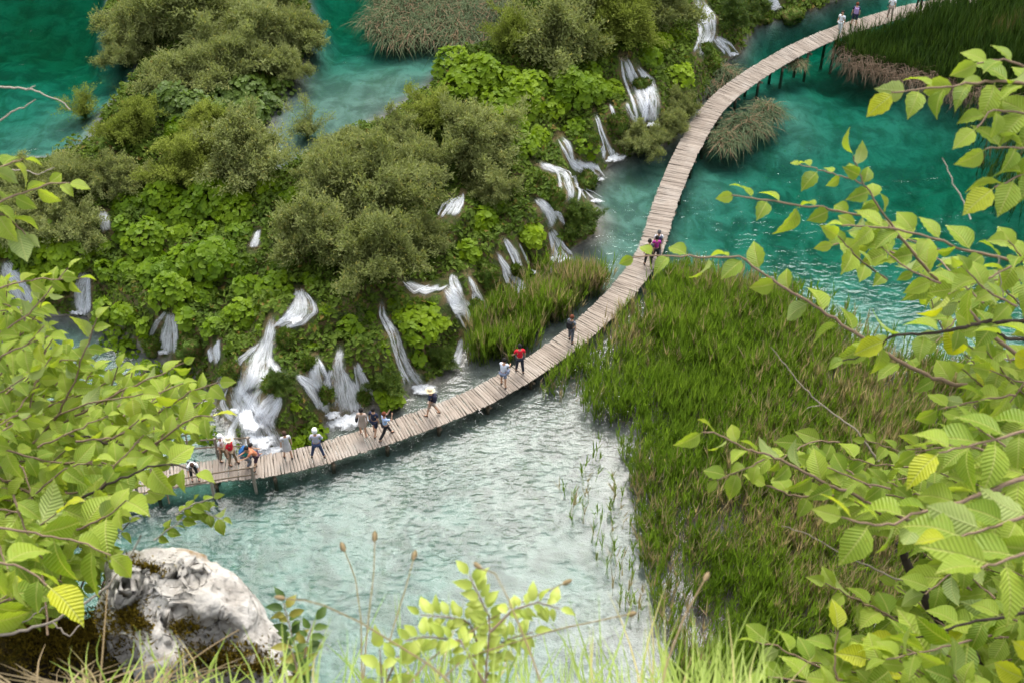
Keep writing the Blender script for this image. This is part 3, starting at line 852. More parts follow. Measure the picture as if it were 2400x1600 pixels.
butterbur('butterbur at the left edge below the olive shrubs', [(0, 560), (140, 560), (190, 610), (150, 650), (80, 640), (0, 600)], 1.1)
butterbur('butterbur patch between the sparse willow and the round willows', [(400, 285), (500, 255), (560, 300), (500, 330), (420, 330)], 1.1, 0.3)
butterbur('butterbur clump behind the round green hummock', [(1300, 300), (1350, 280), (1400, 330), (1390, 370), (1350, 350)], 0.8, 0.3, 0.5, 0.85)

# ---- undergrowth over the rest of the land
nU = 900000
ux = rng.uniform(-48, 40, nU); uy = rng.uniform(38, 112, nU)
ok = is_land(ux, uy); ux, uy = ux[ok][:210000], uy[ok][:210000]
uz = ground(ux, uy)
lift = np.clip(0.36 + 0.55 * noise2(ux, uy, 0.7, 3, 41), 0.02, 0.9) * rng.random(len(ux))
P = np.stack([ux, uy, uz + lift], -1)
qq = proj(P); ok = (qq[:, 0] > -60) & (qq[:, 0] < 2460) & (qq[:, 1] > -60) & (qq[:, 1] < 1660)
P = P[ok]
P = P[clear_of_falls(P, 0.10, 2.0)]
N = ground_n(P[:, 0], P[:, 1]) * 0.6 + np.array([0, -0.1, 0.5]) + 0.55 * rng.standard_normal((len(P), 3))
UVt = np.array([[0, -0.6, 0], [0.33, 0, 0.08], [0, 0.6, -0.05], [-0.33, 0, 0.08]]); UFt = np.array([[0, 1, 2], [0, 2, 3]])
V, F, q = spread(UVt, UFt, frames(N, rng.uniform(0, 6.28, len(P))), P, rng.uniform(0.13, 0.36, len(P)))
o = obj('undergrowth', new_mesh('undergrowth', V, F, False, {'rnd': q}), M_UNDER, kind='stuff'); o['label'] = 'low ferns and leafy undergrowth carpeting the tufa bank'; o['category'] = 'ground cover'

# ---- willows: a fan of stems, each with feathery side shoots
WLV = np.array([[0, 0, 0], [0.16, 0.45, 0.05], [0, 1, -0.06], [-0.16, 0.45, 0.05]]); WLF = np.array([[0, 1, 2], [0, 2, 3]])
def willow_mesh(seed, stems=24, shoots=20, per=60, flat=1.05, upright=0.0, leaf=0.085):
    r = np.random.default_rng(seed)
    a = Acc(); LP, LD = [], []
    for k in range(stems):
        az = 6.283 * (k + r.random()) / stems
        el = R(r.uniform(22, 88)) if not upright else R(r.uniform(38, 88))
        L = r.uniform(0.62, 1.18) if r.random() < .85 else r.uniform(1.15, 1.4)
        d = np.array([math.cos(az) * math.cos(el), math.sin(az) * math.cos(el), math.sin(el) * flat])
        tt = np.linspace(0, 1, 6)
        bend = r.normal(0, 0.12, 3)
        P = d * (tt * L)[:, None] + bend * (tt ** 2)[:, None] + np.array([0, 0, 0.16]) * np.sin(tt * np.pi)[:, None] - np.array([0, 0, 0.14]) * (tt ** 3)[:, None]
        a.tube(P, np.linspace(0.010 if upright else 0.018, 0.004, 6), 3, 0, False)
        for j in range(shoots):
            u = r.uniform(0.08 if upright else 0.28, 1.0)
            b = np.array([np.interp(u, tt, P[:, q]) for q in range(3)])
            sd = d * 0.7 + r.normal(0, 0.55, 3) + np.array([0, 0, 0.25]); sd /= np.linalg.norm(sd)
            sl = r.uniform(0.2, 0.5)
            E = b + sd * sl - np.array([0, 0, 0.05])
            if j < 5: a.tube([b, b + sd * sl * .5, E], [0.006, 0.004, 0.002], 3, 0, False)
            n = int(per * sl / 0.3)
            w = r.random(n)[:, None]
            LP.append(b + (E - b) * w + r.normal(0, 0.055, (n, 3)))
            LD.append(sd * 0.8 + r.normal(0, 0.5, (n, 3)))
    LP = np.concatenate(LP); LD = np.concatenate(LD)
    LP[:, 2] = np.maximum(LP[:, 2], 0.02)
    N = LP * np.array([0.6, 0.6, 0.6]) + np.array([0, 0, 0.7]) + r.normal(0, 0.35, LP.shape)
    V, F, q = spread(WLV, WLF, frames_dir(LD, N), LP, leaf * r.uniform(0.6, 1.3, len(LP)), r.random(len(LP)))
    return a.mesh('stems'), new_mesh('crown', V, F, False, {'rnd': q})
WM = [willow_mesh(100 + k) for k in range(5)]
WMU = [willow_mesh(120 + k, 14, 16, 44, 1.3, 1.0, 0.085) for k in range(2)]
WMS = [willow_mesh(130 + k, 12, 14, 24, 1.2, 1.0, 0.08) for k in range(2)]
def willow(label, px, py, rpx, kind='round', mat=None, group=None, hk=None, cat='shrub', name='willow_bush'):
    k = {'round': WM, 'upright': WMU, 'sparse': WMS}[kind]
    st_, cr_ = k[int(rng.integers(len(k)))]
    hf = {'round': 0.42, 'upright': 0.9, 'sparse': 0.8}[kind]
    W = hit(np.array([px], float), np.array([py], float), 0.0)[0]
    for _ in range(6):
        r_ = rpx * np.linalg.norm(W - C_O) / FPX
        W = hit(np.array([px], float), np.array([py], float), r_ * hf)[0]
    W[2] -= r_ * hf
    root = thing(name, label, cat, tuple(W), float(rng.uniform(0, 6.28)), group)
    root.scale = (r_, r_ * rng.uniform(.92, 1.08), r_ * (hk or rng.uniform(0.85, 1.05)))
    m = mat or M_WILLOW
    if not st_.materials: st_.materials.append(M_STEM)
    obj('stem', st_, None, root)
    o = bpy.data.objects.new('crown', cr_); COL.objects.link(o); o.parent = root
    if not cr_.materials: cr_.materials.append(M_WILLOW)
    o.material_slots[0].link = 'OBJECT'; o.material_slots[0].material = m
    return root
Y, D_ = M_WILLOW_Y, M_WILLOW_D
for a in [
    ('grey olive willow at the left end of the peninsula over the emerald lake', 320, 62, 88),
    ('tall olive willow in the middle of the peninsula', 455, 55, 120),
    ('olive willow right of the peninsula centre', 590, 75, 118),
    ('willow at the right end of the peninsula overhanging the lake', 695, 85, 80),
    ('drooping pale willow on the near side of the peninsula', 425, 175, 85),
    ('small willow low on the peninsula front', 545, 150, 95),
    ('low willow skirt at the left foot of the peninsula', 290, 130, 62),
    ('low willow skirt at the right foot of the peninsula', 672, 160, 55),
    ('willow behind the peninsula centre at the top edge', 620, -10, 110),
    ('willow behind the peninsula left at the top edge', 440, -30, 110),
    ('yellowish willow on the shore of the left lake', 315, 300, 75, 'round', Y),
    ('round olive willow above the big butterbur slope', 565, 370, 105),
    ('yellow green willow above the left butterbur', 440, 395, 85, 'round', Y),
    ('small yellowish willow between the two lakes', 480, 315, 70, 'round', Y),
    ('grey willow on the near shore of the left lake', 165, 430, 85),
    ('olive shrub at the left edge beside the lake', 60, 430, 75),
    ('dull shrub at the left edge above the leftmost fall', 50, 525, 85),
    ('brownish olive shrub above the narrow far left fall', 165, 535, 80),
    ('small olive shrub near the little rill', 285, 420, 70),
    ('sparse yellow bush leaning over the left lake', 190, 235, 60, 'sparse', Y),
    ('thin see-through willow standing before the pale green lake', 715, 275, 70, 'sparse'),
    ('olive willow left of the mid slope', 770, 420, 95),
    ('large pale olive willow in the middle of the slope', 885, 450, 130),
    ('low grey green willow above the chute', 745, 560, 110),
    ('wide olive willow hanging over the S shaped fall', 880, 610, 115),
    ('olive willow beside the white gap', 985, 560, 75),
    ('round domed willow with bare arching branches', 1115, 345, 110),
    ('feathery yellow green willow at the lake edge', 1010, 245, 75, 'upright', Y),
    ('upright willow left of the feathery one', 930, 300, 65, 'upright'),
    ('low willow below the domed one', 1150, 440, 70),
    ('olive willow between the mid slope and the dome', 985, 395, 85),
    ('small willow at the left of the pale lake inlet', 820, 350, 70),
    ('upright yellow green shrub at the end of the sedge island', 1195, 60, 75, 'upright', Y),
    ('broad olive brown willow above the upper butterbur bank', 1320, 100, 120),
    ('yellow olive willow above the tall twin fall', 1450, 65, 105, 'round', Y),
    ('willow at the top edge left of the topmost fall', 1555, 25, 85),
    ('willow at the top edge in the middle of the bank', 1350, 5, 100),
    ('grey green bush in front of the slender fall', 1500, 335, 58),
    ('bush on the bank beside the boardwalk bend', 1585, 250, 45),
    ('low shrub below the tall twin fall', 1570, 300, 48),
    ('dark shrub right of the topmost fall', 1715, 45, 50, 'round', D_),
    ('small dark shrub at the top by the inlet', 1765, 25, 42, 'round', D_),
    ('mossy leafy hummock standing alone in the pool', 1352, 515, 48, 'round', D_),
    ('dark leafy bush at the foot of the S shaped fall', 1030, 840, 45, 'round', D_),
    ('leafy bush hanging by the pool below the bell shaped fall', 905, 900, 42, 'round', D_),
    ('dark round bush behind the boardwalk cushion', 655, 900, 36, 'round', D_),
]: willow(*a)

# ---- moss cushions and tufa lumps between the falls
t = NT('moss on tufa')
p = t.pos()
mc = t.mix(t.ramp(t.noise(2.2, 5, p, 0.65), 0.42, 0.62), (0.055, 0.10, 0.012), (0.19, 0.115, 0.05))
mc = t.mix(t.ramp(t.noise(7.0, 5, p, 0.6), 0.4, 0.65), mc, (0.10, 0.165, 0.025))
M_MOSS = t.done(t.principled(mc, 0.9, 0.2, t.bump(t.noise(12, 5, p, 0.7), 1.0, 0.10)))
bm = bmesh.new(); bmesh.ops.create_icosphere(bm, subdivisions=4, radius=1.0)
ICO_V = np.array([v.co[:] for v in bm.verts]); ICO_F = np.array([[v.index for v in f.verts] for f in bm.faces]); bm.free()
FZ = np.array([[-0.12, 0, 0], [0.12, 0, 0], [0, 0, 1.0]]); FZF = np.array([[0, 1, 2]])
def moss(label, px, py, rpx, hk=1.15, furry=True):
    W = hit(np.array([px], float), np.array([py], float))[0]
    for _ in range(5):
        r_ = rpx * np.linalg.norm(W - C_O) / FPX
        W = hit(np.array([px], float), np.array([py], float), r_ * hk * 0.5)[0]
    W[2] -= r_ * hk * 0.5
    V = ICO_V * (1 + 0.30 * fbm(ICO_V + px * 0.1, 1.6, 4, 3))[:, None] * np.array([r_, r_, r_ * hk])
    V[:, 2] = np.where(V[:, 2] < 0, V[:, 2] * 0.5 - 0.25, V[:, 2])
    root = thing('moss_cushion', label, 'moss mound', tuple(W))
    obj('tufa_core', new_mesh('tufa', V, ICO_F, True), M_MOSS, root)
    if furry:
        d = ICO_V[ICO_V[:, 2] > -0.1]; v = V[ICO_V[:, 2] > -0.1]
        n = 900
        k = rng.integers(0, len(d), n)
        dd = d[k] + 0.45 * rng.standard_normal((n, 3)) + np.array([0, 0, .2])
        PP = v[k] + rng.normal(0, 0.03, (n, 3))
        V2, F2, q2 = spread(FZ * np.array([1.4, 1, 1]), FZF, frames(dd, rng.uniform(0, 6.28, n)), PP, rng.uniform(0.08, 0.2, n))
        obj('moss_fringe', new_mesh('moss fringe', V2, F2, False, {'rnd': q2}), M_UNDER, root, kind='stuff')
for a in [
    ('round furry green moss cushion beside the broad cascade', 645, 893, 28), ('brown mossy ledge under the white chute', 668, 785, 24), ('rusty lump below the trickle ledge', 545, 862, 26),
    ('low mossy ledge left of the trickle', 445, 800, 34), ('wet brown rock left of the thin curtain fall', 358, 800, 22), ('moss wedge between the lacy curtain and the steep fall', 1110, 718, 26),
    ('long green moss bank above the steep fall', 1140, 640, 26), ('mossy lump with orange crest by the slanting fall', 1178, 680, 24), ('rusty moss lump left of the stepped cascade', 1275, 430, 24),
    ('mossy boss in the bend of the stepped cascade', 1372, 415, 24), ('upright moss column beside the slender fall', 1380, 320, 22), ('rust coloured hummock below the stepped cascade', 1300, 460, 22),
    ('green boss between the legs of the tall twin fall', 1505, 195, 20), ('mossy knob split by the topmost fall', 1650, 112, 18), ('brown knob at the foot of the topmost fall', 1668, 150, 18),
    ('moss column right of the slender fall', 1447, 280, 20), ('flat tufa shelf at the far inlet', 1850, 24, 30, 0.5), ('pale tufa shelf beside the far inlet', 1790, 40, 18, 0.5),
    ('moss ridge between the slim double falls', 1208, 630, 14), ('mossy lump under the bell shaped fall', 765, 915, 18), ('dark moss lump by the S shaped fall foot', 905, 890, 18),
    ('mossy stone between the rills and the bell fall', 722, 850, 16), ('brown tufa foot right of the bell shaped fall', 850, 925, 16),
]: moss(*a)

# ---- reeds and sedges
def strip(pts, w0, w1=0.0):
    """a tapered blade along pts, facing about -y"""
    pts = np.asarray(pts, float); n = len(pts)
    w = np.linspace(w0, w1, n)
    V = np.concatenate([pts[:-1] - [1, 0, 0] * w[:-1, None], pts[:-1] + [1, 0, 0] * w[:-1, None], pts[-1:]])
    m = n - 1
    F = [[k, k + m, k + 1] for k in range(m - 1)] + [[k + m, k + m + 1, k + 1] for k in range(m - 1)] + [[m - 1, 2 * m - 1, 2 * m]]
    return V, np.array(F)
def rz_(a):
    c, s = math.cos(a), math.sin(a); return np.array([[c, -s, 0], [s, c, 0], [0, 0, 1]])
def reed_template(seed, leaves=5, spread_=0.30):
    r = np.random.default_rng(seed); a = Acc()
    V, F = strip([(0, 0, 0), (0.02, 0, .5), (.03, 0, 1.0)], 0.012); a.add(V, F)
    for k in range(leaves):
        h = r.uniform(0.3, 0.9); L = r.uniform(0.3, 0.5); up = r.uniform(0.9, 1.5)
        V, F = strip([(0, 0, 0), (0, L * .45 * spread_ * 1.4, L * .5 * up), (0, L * spread_ * 1.2, L * (.95 * up - .1))], 0.019)
        a.add(V @ rz_(r.uniform(0, 6.28)).T + [0.02, 0, h], F)
    return np.concatenate(a.V), np.concatenate(a.F[3])
RT = [reed_template(k) for k in range(4)]
def reeds(label, poly, n, mat, hmin=1.1, hmax=2.0, z=0.0, name='reed_bed', patchy=0.5, seed=0, lean=0.12, keep_deck=True, wide=1.0, ragged=0.0):
    xy = scatter_px(poly, z, n, seed)
    m = noise2(xy[:, 0], xy[:, 1], 0.45, 3, 50 + seed)
    xy = xy[m > -1 + 2 * patchy * rng.random(len(xy)) ** 0.7 - 0.35]
    pw = at(np.array([p[0] for p in poly]), np.array([p[1] for p in poly]), z)[:, :2]
    if ragged: xy = xy[dist_line(pw, xy[:, 0], xy[:, 1], True) / ragged + 0.6 * noise2(xy[:, 0], xy[:, 1], 0.9, 3, 90) + 0.9 * noise2(xy[:, 0], xy[:, 1], 0.28, 2, 95) > rng.random(len(xy)) * 0.9]
    if keep_deck: xy = xy[dist_line(WL[:, :2], xy[:, 0], xy[:, 1]) > 0.85]
    nn = len(xy)
    g = ground(xy[:, 0], xy[:, 1])
    P = np.stack([xy[:, 0], xy[:, 1], np.maximum(g, -0.9)], -1)
    H = rng.uniform(hmin, hmax, nn) * (1 + 0.22 * noise2(xy[:, 0], xy[:, 1], 0.6, 2, 61))
    N = np.stack([lean * rng.standard_normal(nn), lean * rng.standard_normal(nn), np.ones(nn)], -1)
    M = frames(N, rng.uniform(0, 6.28, nn))
    Vs, Fs, Rs, off = [], [], [], 0
    rnd = np.clip(rng.random(nn) * 0.8 + 0.25 * (noise2(xy[:, 0], xy[:, 1], 0.25, 3, 77) + 0.3), 0, 1)
    pick = rng.integers(0, 4, nn)
    for k in range(4):
        s = pick == k
        V, F, q = spread(RT[k][0], RT[k][1], M[s], P[s], np.stack([np.full(s.sum(), 1.5 * wide), np.full(s.sum(), 1.5 * wide), H[s]], -1), rnd[s])
        Vs.append(V); Fs.append(F + off); Rs.append(q); off += len(V)
    o0 = P.mean(0)
    o = obj(name, new_mesh('reeds', np.concatenate(Vs) - o0, np.concatenate(Fs), False, {'rnd': np.concatenate(Rs)}), mat, kind='stuff')
    o.location = o0; o['label'] = label; o['category'] = 'reeds'
big = [(1280, 905), (1300, 860), (1400, 790), (1500, 722), (1545, 650), (1600, 612), (1700, 622), (1800, 652), (1920, 690), (2010, 745), (2080, 790), (2180, 830), (2500, 900), (2600, 1700), (1640, 1700),
       (1560, 1600), (1590, 1500), (1525, 1400), (1500, 1290), (1495, 1200), (1480, 1110), (1455, 1045), (1390, 990), (1330, 950)]
reeds('big mixed green and brown reed bed right of the near pool', big, 30000, M_REED, 0.85, 1.75, patchy=0.5, seed=1, ragged=1.7)
reeds('taller broad leaved reeds standing out of the big reed bed', big, 1800, M_REED, 1.2, 1.9, patchy=0.3, seed=8, wide=1.25)
reeds('young reeds between the falls and the boardwalk', [(1085, 800), (1130, 770), (1195, 705), (1260, 655), (1330, 622), (1400, 650), (1428, 670), (1385, 715), (1330, 770), (1250, 830), (1190, 862), (1130, 895), (1078, 870)], 4800, M_REED, 1.0, 1.9, seed=2, patchy=0.4, ragged=1.0)
reeds('dark green reed island in the top right corner', [(1950, 120), (1990, 95), (2060, 62), (2140, 38), (2260, 12), (2420, -40), (2600, -60), (2600, 330), (2420, 250), (2250, 210), (2120, 170), (2010, 150)], 12000, M_REED_D, 1.3, 2.3, seed=3, patchy=0.3)
reeds('thin drowned reeds standing in the emerald water at the right', [(2230, 215), (2400, 260), (2420, 520), (2340, 480), (2260, 340)], 420, M_REED_D, 1.4, 2.2, seed=4, patchy=0.9)
reeds('sparse reed stalks in the near pool', [(1310, 1170), (1400, 1050), (1500, 1120), (1540, 1400), (1600, 1560), (1480, 1500), (1420, 1350)], 170, M_REED, 0.9, 1.5, seed=5, patchy=0.8)
reeds('reed stalks at the near bank below the boardwalk bend', [(1250, 870), (1300, 850), (1330, 940), (1270, 930)], 160, M_REED, 0.6, 1.2, seed=6, patchy=0.8)

reeds('loose reed stalks thinning out into the pool along the big reed bed', [(1440, 1030), (1500, 1060), (1560, 1200), (1570, 1380), (1640, 1560), (1580, 1560), (1500, 1330), (1480, 1150)], 420, M_REED, 0.7, 1.4, seed=9, patchy=0.4)
def tussock(acc, c, r, h, n, droop, seed, base=0.35):
    q = np.random.default_rng(seed)
    az = q.normal(-1.6, 1.25, n); el = R(1) * q.uniform(20, 85, n); L = h * q.uniform(0.6, 1.15, n)
    bz = q.uniform(0, 6.28, n); br = r * base * np.sqrt(q.random(n)); b = np.stack([np.cos(bz) * br, np.sin(bz) * br, 0.35 * (r * base - br)], -1) + c
    tt = np.array([0, .4, .75, 1.0])
    for k in range(n):
        d = np.array([math.cos(az[k]) * math.cos(el[k]), math.sin(az[k]) * math.cos(el[k]), math.sin(el[k])])
        P = b[k] + d * (tt * L[k])[:, None] + (np.array([math.cos(az[k]), math.sin(az[k]), 0]) * .35 - np.array([0, 0, 1])) * (droop * L[k] * tt ** 2.4)[:, None]
        side = np.array([-math.sin(az[k]), math.cos(az[k]), 0]) * 0.016
        V = np.concatenate([P[:-1] - side, P[:-1] + side, P[-1:]])
        acc.add(V, np.array([[0, 3, 1], [3, 4, 1], [1, 4, 2], [4, 5, 2], [2, 5, 6]]), q.random())
sa = Acc(); so = at(np.array(1010.), np.array(70.), Z_UP)
for k, (px, py, r) in enumerate([(880, 62, 1.5), (925, 40, 1.5), (960, 82, 1.5), (1000, 45, 1.6), (1040, 85, 1.6), (1075, 50, 1.6), (1110, 88, 1.4), (1140, 45, 1.5), (900, 15, 1.4), (960, 5, 1.4), (1030, 0, 1.5), (1100, 5, 1.5), (1160, 20, 1.5), (880, -20, 1.4), (1000, -30, 1.5), (1120, -35, 1.5), (905, 90, 1.2), (1075, 100, 1.2)]):
    c = at(np.array(float(px + 28)), np.array(float(py - 8)), Z_UP) - so
    tussock(sa, c + np.array([0, 0, -0.1]), r * 1.25, r * 1.05, 520, 0.8, 300 + k, 0.9)
o = obj('sedge_island', sa.mesh('sedges'), M_SEDGE, kind='stuff'); o.location = so; o['label'] = 'grey green and brown sedge island in the upper lake at the top'; o['category'] = 'sedges'
for k, (lab, px, py, r) in enumerate([('drooping brown grey sedge clump in the water right of the boardwalk', 1745, 300, 1.3), ('left half of the sedge clumps beside the boardwalk, lower and paler', 1700, 330, 1.0), ('sedge tuft at the right tip of the clump by the boardwalk', 1795, 265, 1.0),
                                    ('grey sedge tussock left of the boardwalk below the topmost fall', 1690, 180, 1.2), ('olive sedge tussock at the boardwalk bend', 1655, 205, 0.9), ('tiny sedge tuft at the boardwalk edge by the far inlet', 1865, 150, 0.6)]):
    a = Acc(); tussock(a, np.zeros(3), r * 1.1, r * 1.25, 600, 0.75, 400 + k, 0.85)
    w = at(np.array(float(px)), np.array(float(py)), 0.0)
    rt = thing('sedge_tussock', lab, 'sedge', tuple(w)); obj('blades', a.mesh('sedge blades'), M_SEDGE, rt, kind='stuff')
# dead thatch along the edge of the reed island
da = Acc()
edge_px = resample([(1958, 128), (2010, 160), (2080, 178), (2160, 195), (2250, 222), (2340, 245), (2440, 275)], 70)
d0 = at(np.array(2150.), np.array(190.), 0.0)
for k, (px, py) in enumerate(edge_px):
    for j in range(14):
        b = at(np.array(px + rng.uniform(-10, 10)), np.array(py - rng.uniform(-8, 34)), 0.25) - d0
        az = rng.uniform(3.4, 6.0); L = rng.uniform(0.7, 1.7)
        P = [b, b + np.array([math.cos(az) * .45, math.sin(az) * .45, .28]) * L, b + np.array([math.cos(az), math.sin(az), -.22 - .2 * rng.random()]) * L]
        da.tube(P, [0.016, 0.016, 0.006], 3, rng.random(), False)
o = obj('dead_reed_thatch', da.mesh('thatch'), M_DEAD, kind='stuff'); o.location = d0; o['label'] = 'bent straw coloured dead reeds along the edge of the reed island'; o['category'] = 'reeds'
# straw litter in the big bed
la = Acc(); xy = scatter_px(big, 0.1, 5200, 12)
bw = at(np.array([p[0] for p in big]), np.array([p[1] for p in big]), 0.0)[:, :2]; xy = xy[dist_line(bw, xy[:, 0], xy[:, 1], True) > 0.4 + 1.2 * rng.random(len(xy))]
xy = xy[dist_line(WL[:, :2], xy[:, 0], xy[:, 1]) > 0.8]
l0 = np.array([*xy.mean(0), 0])
for x, y in xy:
    az = rng.uniform(0, 6.28); L = rng.uniform(0.4, 1.0); b = np.array([x, y, max(0.05, ground(x, y) + .05) + rng.uniform(0, .35)]) - l0
    e = np.array([math.cos(az), math.sin(az), rng.uniform(-.1, .5)]) * L; sd = np.array([-math.sin(az), math.cos(az), 0]) * 0.018
    la.add([b - sd, b + sd, b + e], np.array([[0, 1, 2]]), rng.random())
o = obj('reed_litter', la.mesh('litter'), M_DEAD, kind='stuff'); o.location = l0; o['label'] = 'tangled dead straw lying under the big reed bed'; o['category'] = 'reeds'

# ================================================================== PEOPLE
_mats = {}
def cloth(col, rough=0.8):
    k = tuple(col)
    if k not in _mats: _mats[k] = plain_mat('cloth' if rough > .6 else 'skin', col, rough, 0.15, 12.0)
    return _mats[k]
SKIN = cloth((0.50, 0.29, 0.19), 0.55)
WHITE, CREAM, NAVY, BLACK, DENIM, RED, KHAKI, BEIGE = (.74, .74, .76), (.72, .62, .44), (.022, .028, .06), (.018, .018, .022), (.035, .055, .12), (.62, .012, .03), (.27, .20, .13), (.42, .33, .28)
LIGHTBLUE, GREYBLUE, MAGENTA, LAVENDER, TEAL, BLUE, ORANGE, GREY = (.38, .50, .74), (.20, .23, .32), (.36, .03, .24), (.44, .43, .52), (.05, .40, .36), (.03, .13, .34), (.55, .20, .10), (.17, .18, .21)
BROWNH, BLACKH, REDH, WHITEH = (.06, .03, .018), (.012, .010, .009), (.13, .035, .015), (.6, .6, .6)
def skin_obj(name, V, E, rad, mat, parent, root=0, sub=1):
    me = bpy.data.meshes.new(name)
    me.from_pydata([tuple(v) for v in V], E, [])
    o = bpy.data.objects.new(name, me); COL.objects.link(o); o.parent = parent
    md = o.modifiers.new('skin', 'SKIN'); md.use_smooth_shade = True
    for k, r_ in enumerate(rad):
        sv = me.skin_vertices[0].data[k]
        sv.radius = (r_, r_) if np.isscalar(r_) else r_
        sv.use_root = (k == root)
    sb = o.modifiers.new('smooth', 'SUBSURF'); sb.levels = sub; sb.render_levels = sub
    me.materials.append(mat)
    return o
def person(label, px, py, face, shirt, legs, hair=BROWNH, hat=None, legs_to=1.0, sleeve=0.55, skirt=None, pack=None, bag=None, h=1.7, lean=0.0, hl=(8, -8), kn=(4, 4),
           al=(-5, 8), ar=(-5, 8), fl=(12, 12), shoes=BLACK, turn=0.0, z=None, shoulder_bag=None, abd=4, crouch=0):
    """face: heading in degrees, 0 = away from the viewer, 90 = to the left. Angles: forward swing of thigh, knee bend, upper arm forward/out, elbow"""
    k = h / 1.7
    base = at(np.array(float(px)), np.array(float(py)), DECK + 0.03 if z is None else z)
    root = thing('person', label, 'person', tuple(base), R(face), None)
    X, Yv, Z = np.eye(3)
    def rotx(v, a): c, s = math.cos(R(a)), math.sin(R(a)); return np.array([v[0], v[1] * c - v[2] * s, v[1] * s + v[2] * c])
    pel = np.array([0, 0, 0.92])
    up = rotx(Z, -lean); fw = rotx(Yv, -lean)
    chest = pel + up * 0.34; neck = pel + up * 0.52
    upn = rotx(Z, -lean * 0.7); head = neck + upn * 0.15 + fw * 0.015; crown = neck + upn * 0.235 + fw * 0.01; fwn = rotx(Yv, -lean * 0.7)
    V, E, Rd = [], [], []
    def add(p, r_, par=None):
        V.append(np.array(p)); Rd.append(r_)
        if par is not None: E.append((par, len(V) - 1))
        return len(V) - 1
    i_p = add(pel, (0.14, 0.10)); i_c = add(chest, (0.145, 0.10), i_p); i_n = add(neck, 0.055, i_c); i_h = add(head, (0.082, 0.09), i_n); add(crown, 0.07, i_h)
    add(head + fwn * 0.105 - upn * 0.015, 0.014, i_h)
    for s in (-1, 1): add(head + X * s * 0.085, 0.014, i_h)
    arms, legsj = [], []
    for s, (fwd, out), eb in ((-1, al, fl[0]), (1, ar, fl[1])):
        sh = neck - up * 0.06 + X * s * 0.185
        d = rotx(-Z, fwd - lean * 0.3); d = d + X * s * math.tan(R(out)); d /= np.linalg.norm(d)
        el = sh + d * 0.28
        d2 = rotx(d, eb); d2[0] = d[0] - s * 0.004 * eb; d2 /= np.linalg.norm(d2)
        wr = el + d2 * 0.24; pm = wr + d2 * 0.06
        a = add(sh, 0.052, i_c); b = add(el, 0.040, a); c = add(wr, 0.028, b); p_ = add(pm, (0.036, 0.02), c)
        side = np.cross(d2, X); side /= np.linalg.norm(side) + 1e-9
        for q, ln in ((-1.5, .062), (-.5, .075), (.5, .07), (1.5, .055)):
            f1 = add(pm + d2 * ln * .6 + side * q * 0.017, 0.009, p_); add(pm + d2 * ln + side * q * 0.018 - X * s * 0.012, 0.008, f1)
        f1 = add(wr + d2 * .03 + side * 0.036, 0.010, c); add(wr + d2 * .07 + side * 0.05, 0.009, f1)
        arms.append((sh, el, wr))
    for s, t_, kb in ((-1, hl[0], kn[0]), (1, hl[1], kn[1])):
        hp = pel + X * s * 0.09 - Z * 0.05
        d = rotx(-Z, t_) + X * s * math.tan(R(abd)); d /= np.linalg.norm(d)
        knee = hp + d * 0.41
        d2 = rotx(d, -kb); ank = knee + d2 * 0.40
        a = add(hp, 0.085, i_p); b = add(knee, 0.058, a); c = add(ank, 0.038, b); add(ank + np.array([0, .14, -.05]), 0.034, c)
        legsj.append((hp, knee, ank))
    low = min(l[2][2] for l in legsj) - 0.075
    sh_ = np.array([0, 0, -low])
    def fix(L): return [(np.array(v) + sh_) * k for v in L]
    def sc(rr, f=1.0): return [r_ * k * f if np.isscalar(r_) else (r_[0] * k * f, r_[1] * k * f) for r_ in rr]
    skin_obj('body', fix(V), E, sc(Rd), SKIN, root, 0, 1)
    # shirt
    V2, E2, R2 = [pel - up * 0.05, pel + up * 0.15, chest, neck - up * 0.05], [(0, 1), (1, 2), (2, 3)], [(.16, .12), (.155, .115), (.165, .125), .085]
    for sh, el, wr in arms:
        n = len(V2); V2 += [sh, sh + (el - sh) * min(1, sleeve * 1.4)]; R2 += [.072, .058]; E2 += [(2, n), (n, n + 1)]
        if sleeve > 0.75: V2.append(wr); R2.append(.042); E2.append((n + 1, n + 2))
    skin_obj('shirt' if skirt is None else 'dress_top', fix(V2), E2, sc(R2), cloth(shirt), root, 0, 1)
    if skirt is not None:
        a = Acc(); n = 14; tt = np.linspace(0, 6.283, n + 1)[:-1]
        rings = [(0.10, .15), (-.05, .175), (-.2, .195), (-.2 - .28 * skirt[1], .205)]
        Vs = np.array([[math.cos(q) * r_, math.sin(q) * r_ * .8, 0.92 + dz] for dz, r_ in rings for q in tt])
        F = [[i * n + j, i * n + (j + 1) % n, (i + 1) * n + (j + 1) % n, (i + 1) * n + j] for i in range(3) for j in range(n)]
        a.add(np.array(fix(Vs)), np.array(F)); obj('skirt', a.mesh('skirt', True), cloth(skirt[0]), root)
    if legs is not None:
        V3, E3, R3 = [pel + Z * 0.03], [], [(.165, .125)]
        for hp, knee, ank in legsj:
            n = len(V3); V3.append(hp); R3.append(.10); E3.append((0, n))
            if legs_to >= 0.99: V3 += [knee, ank + (knee - ank) * .08]; R3 += [.078, .062]; E3 += [(n, n + 1), (n + 1, n + 2)]
            else: V3.append(hp + (knee - hp) * legs_to * 1.9); R3.append(.095); E3.append((n, n + 1))
        skin_obj('trousers' if legs_to >= .99 else 'shorts', fix(V3), E3, sc(R3), cloth(legs), root, 0, 1)
    for hp, knee, ank in legsj:
        skin_obj('shoe', fix([ank + np.array([0, -.05, -.045]), ank + np.array([0, .06, -.045]), ank + np.array([0, .16, -.05])]), [(0, 1), (1, 2)], sc([.042, .046, .036]), cloth(shoes), root, 0, 1)
    # head things
    Mh = np.stack([X, fwn, upn], -1)
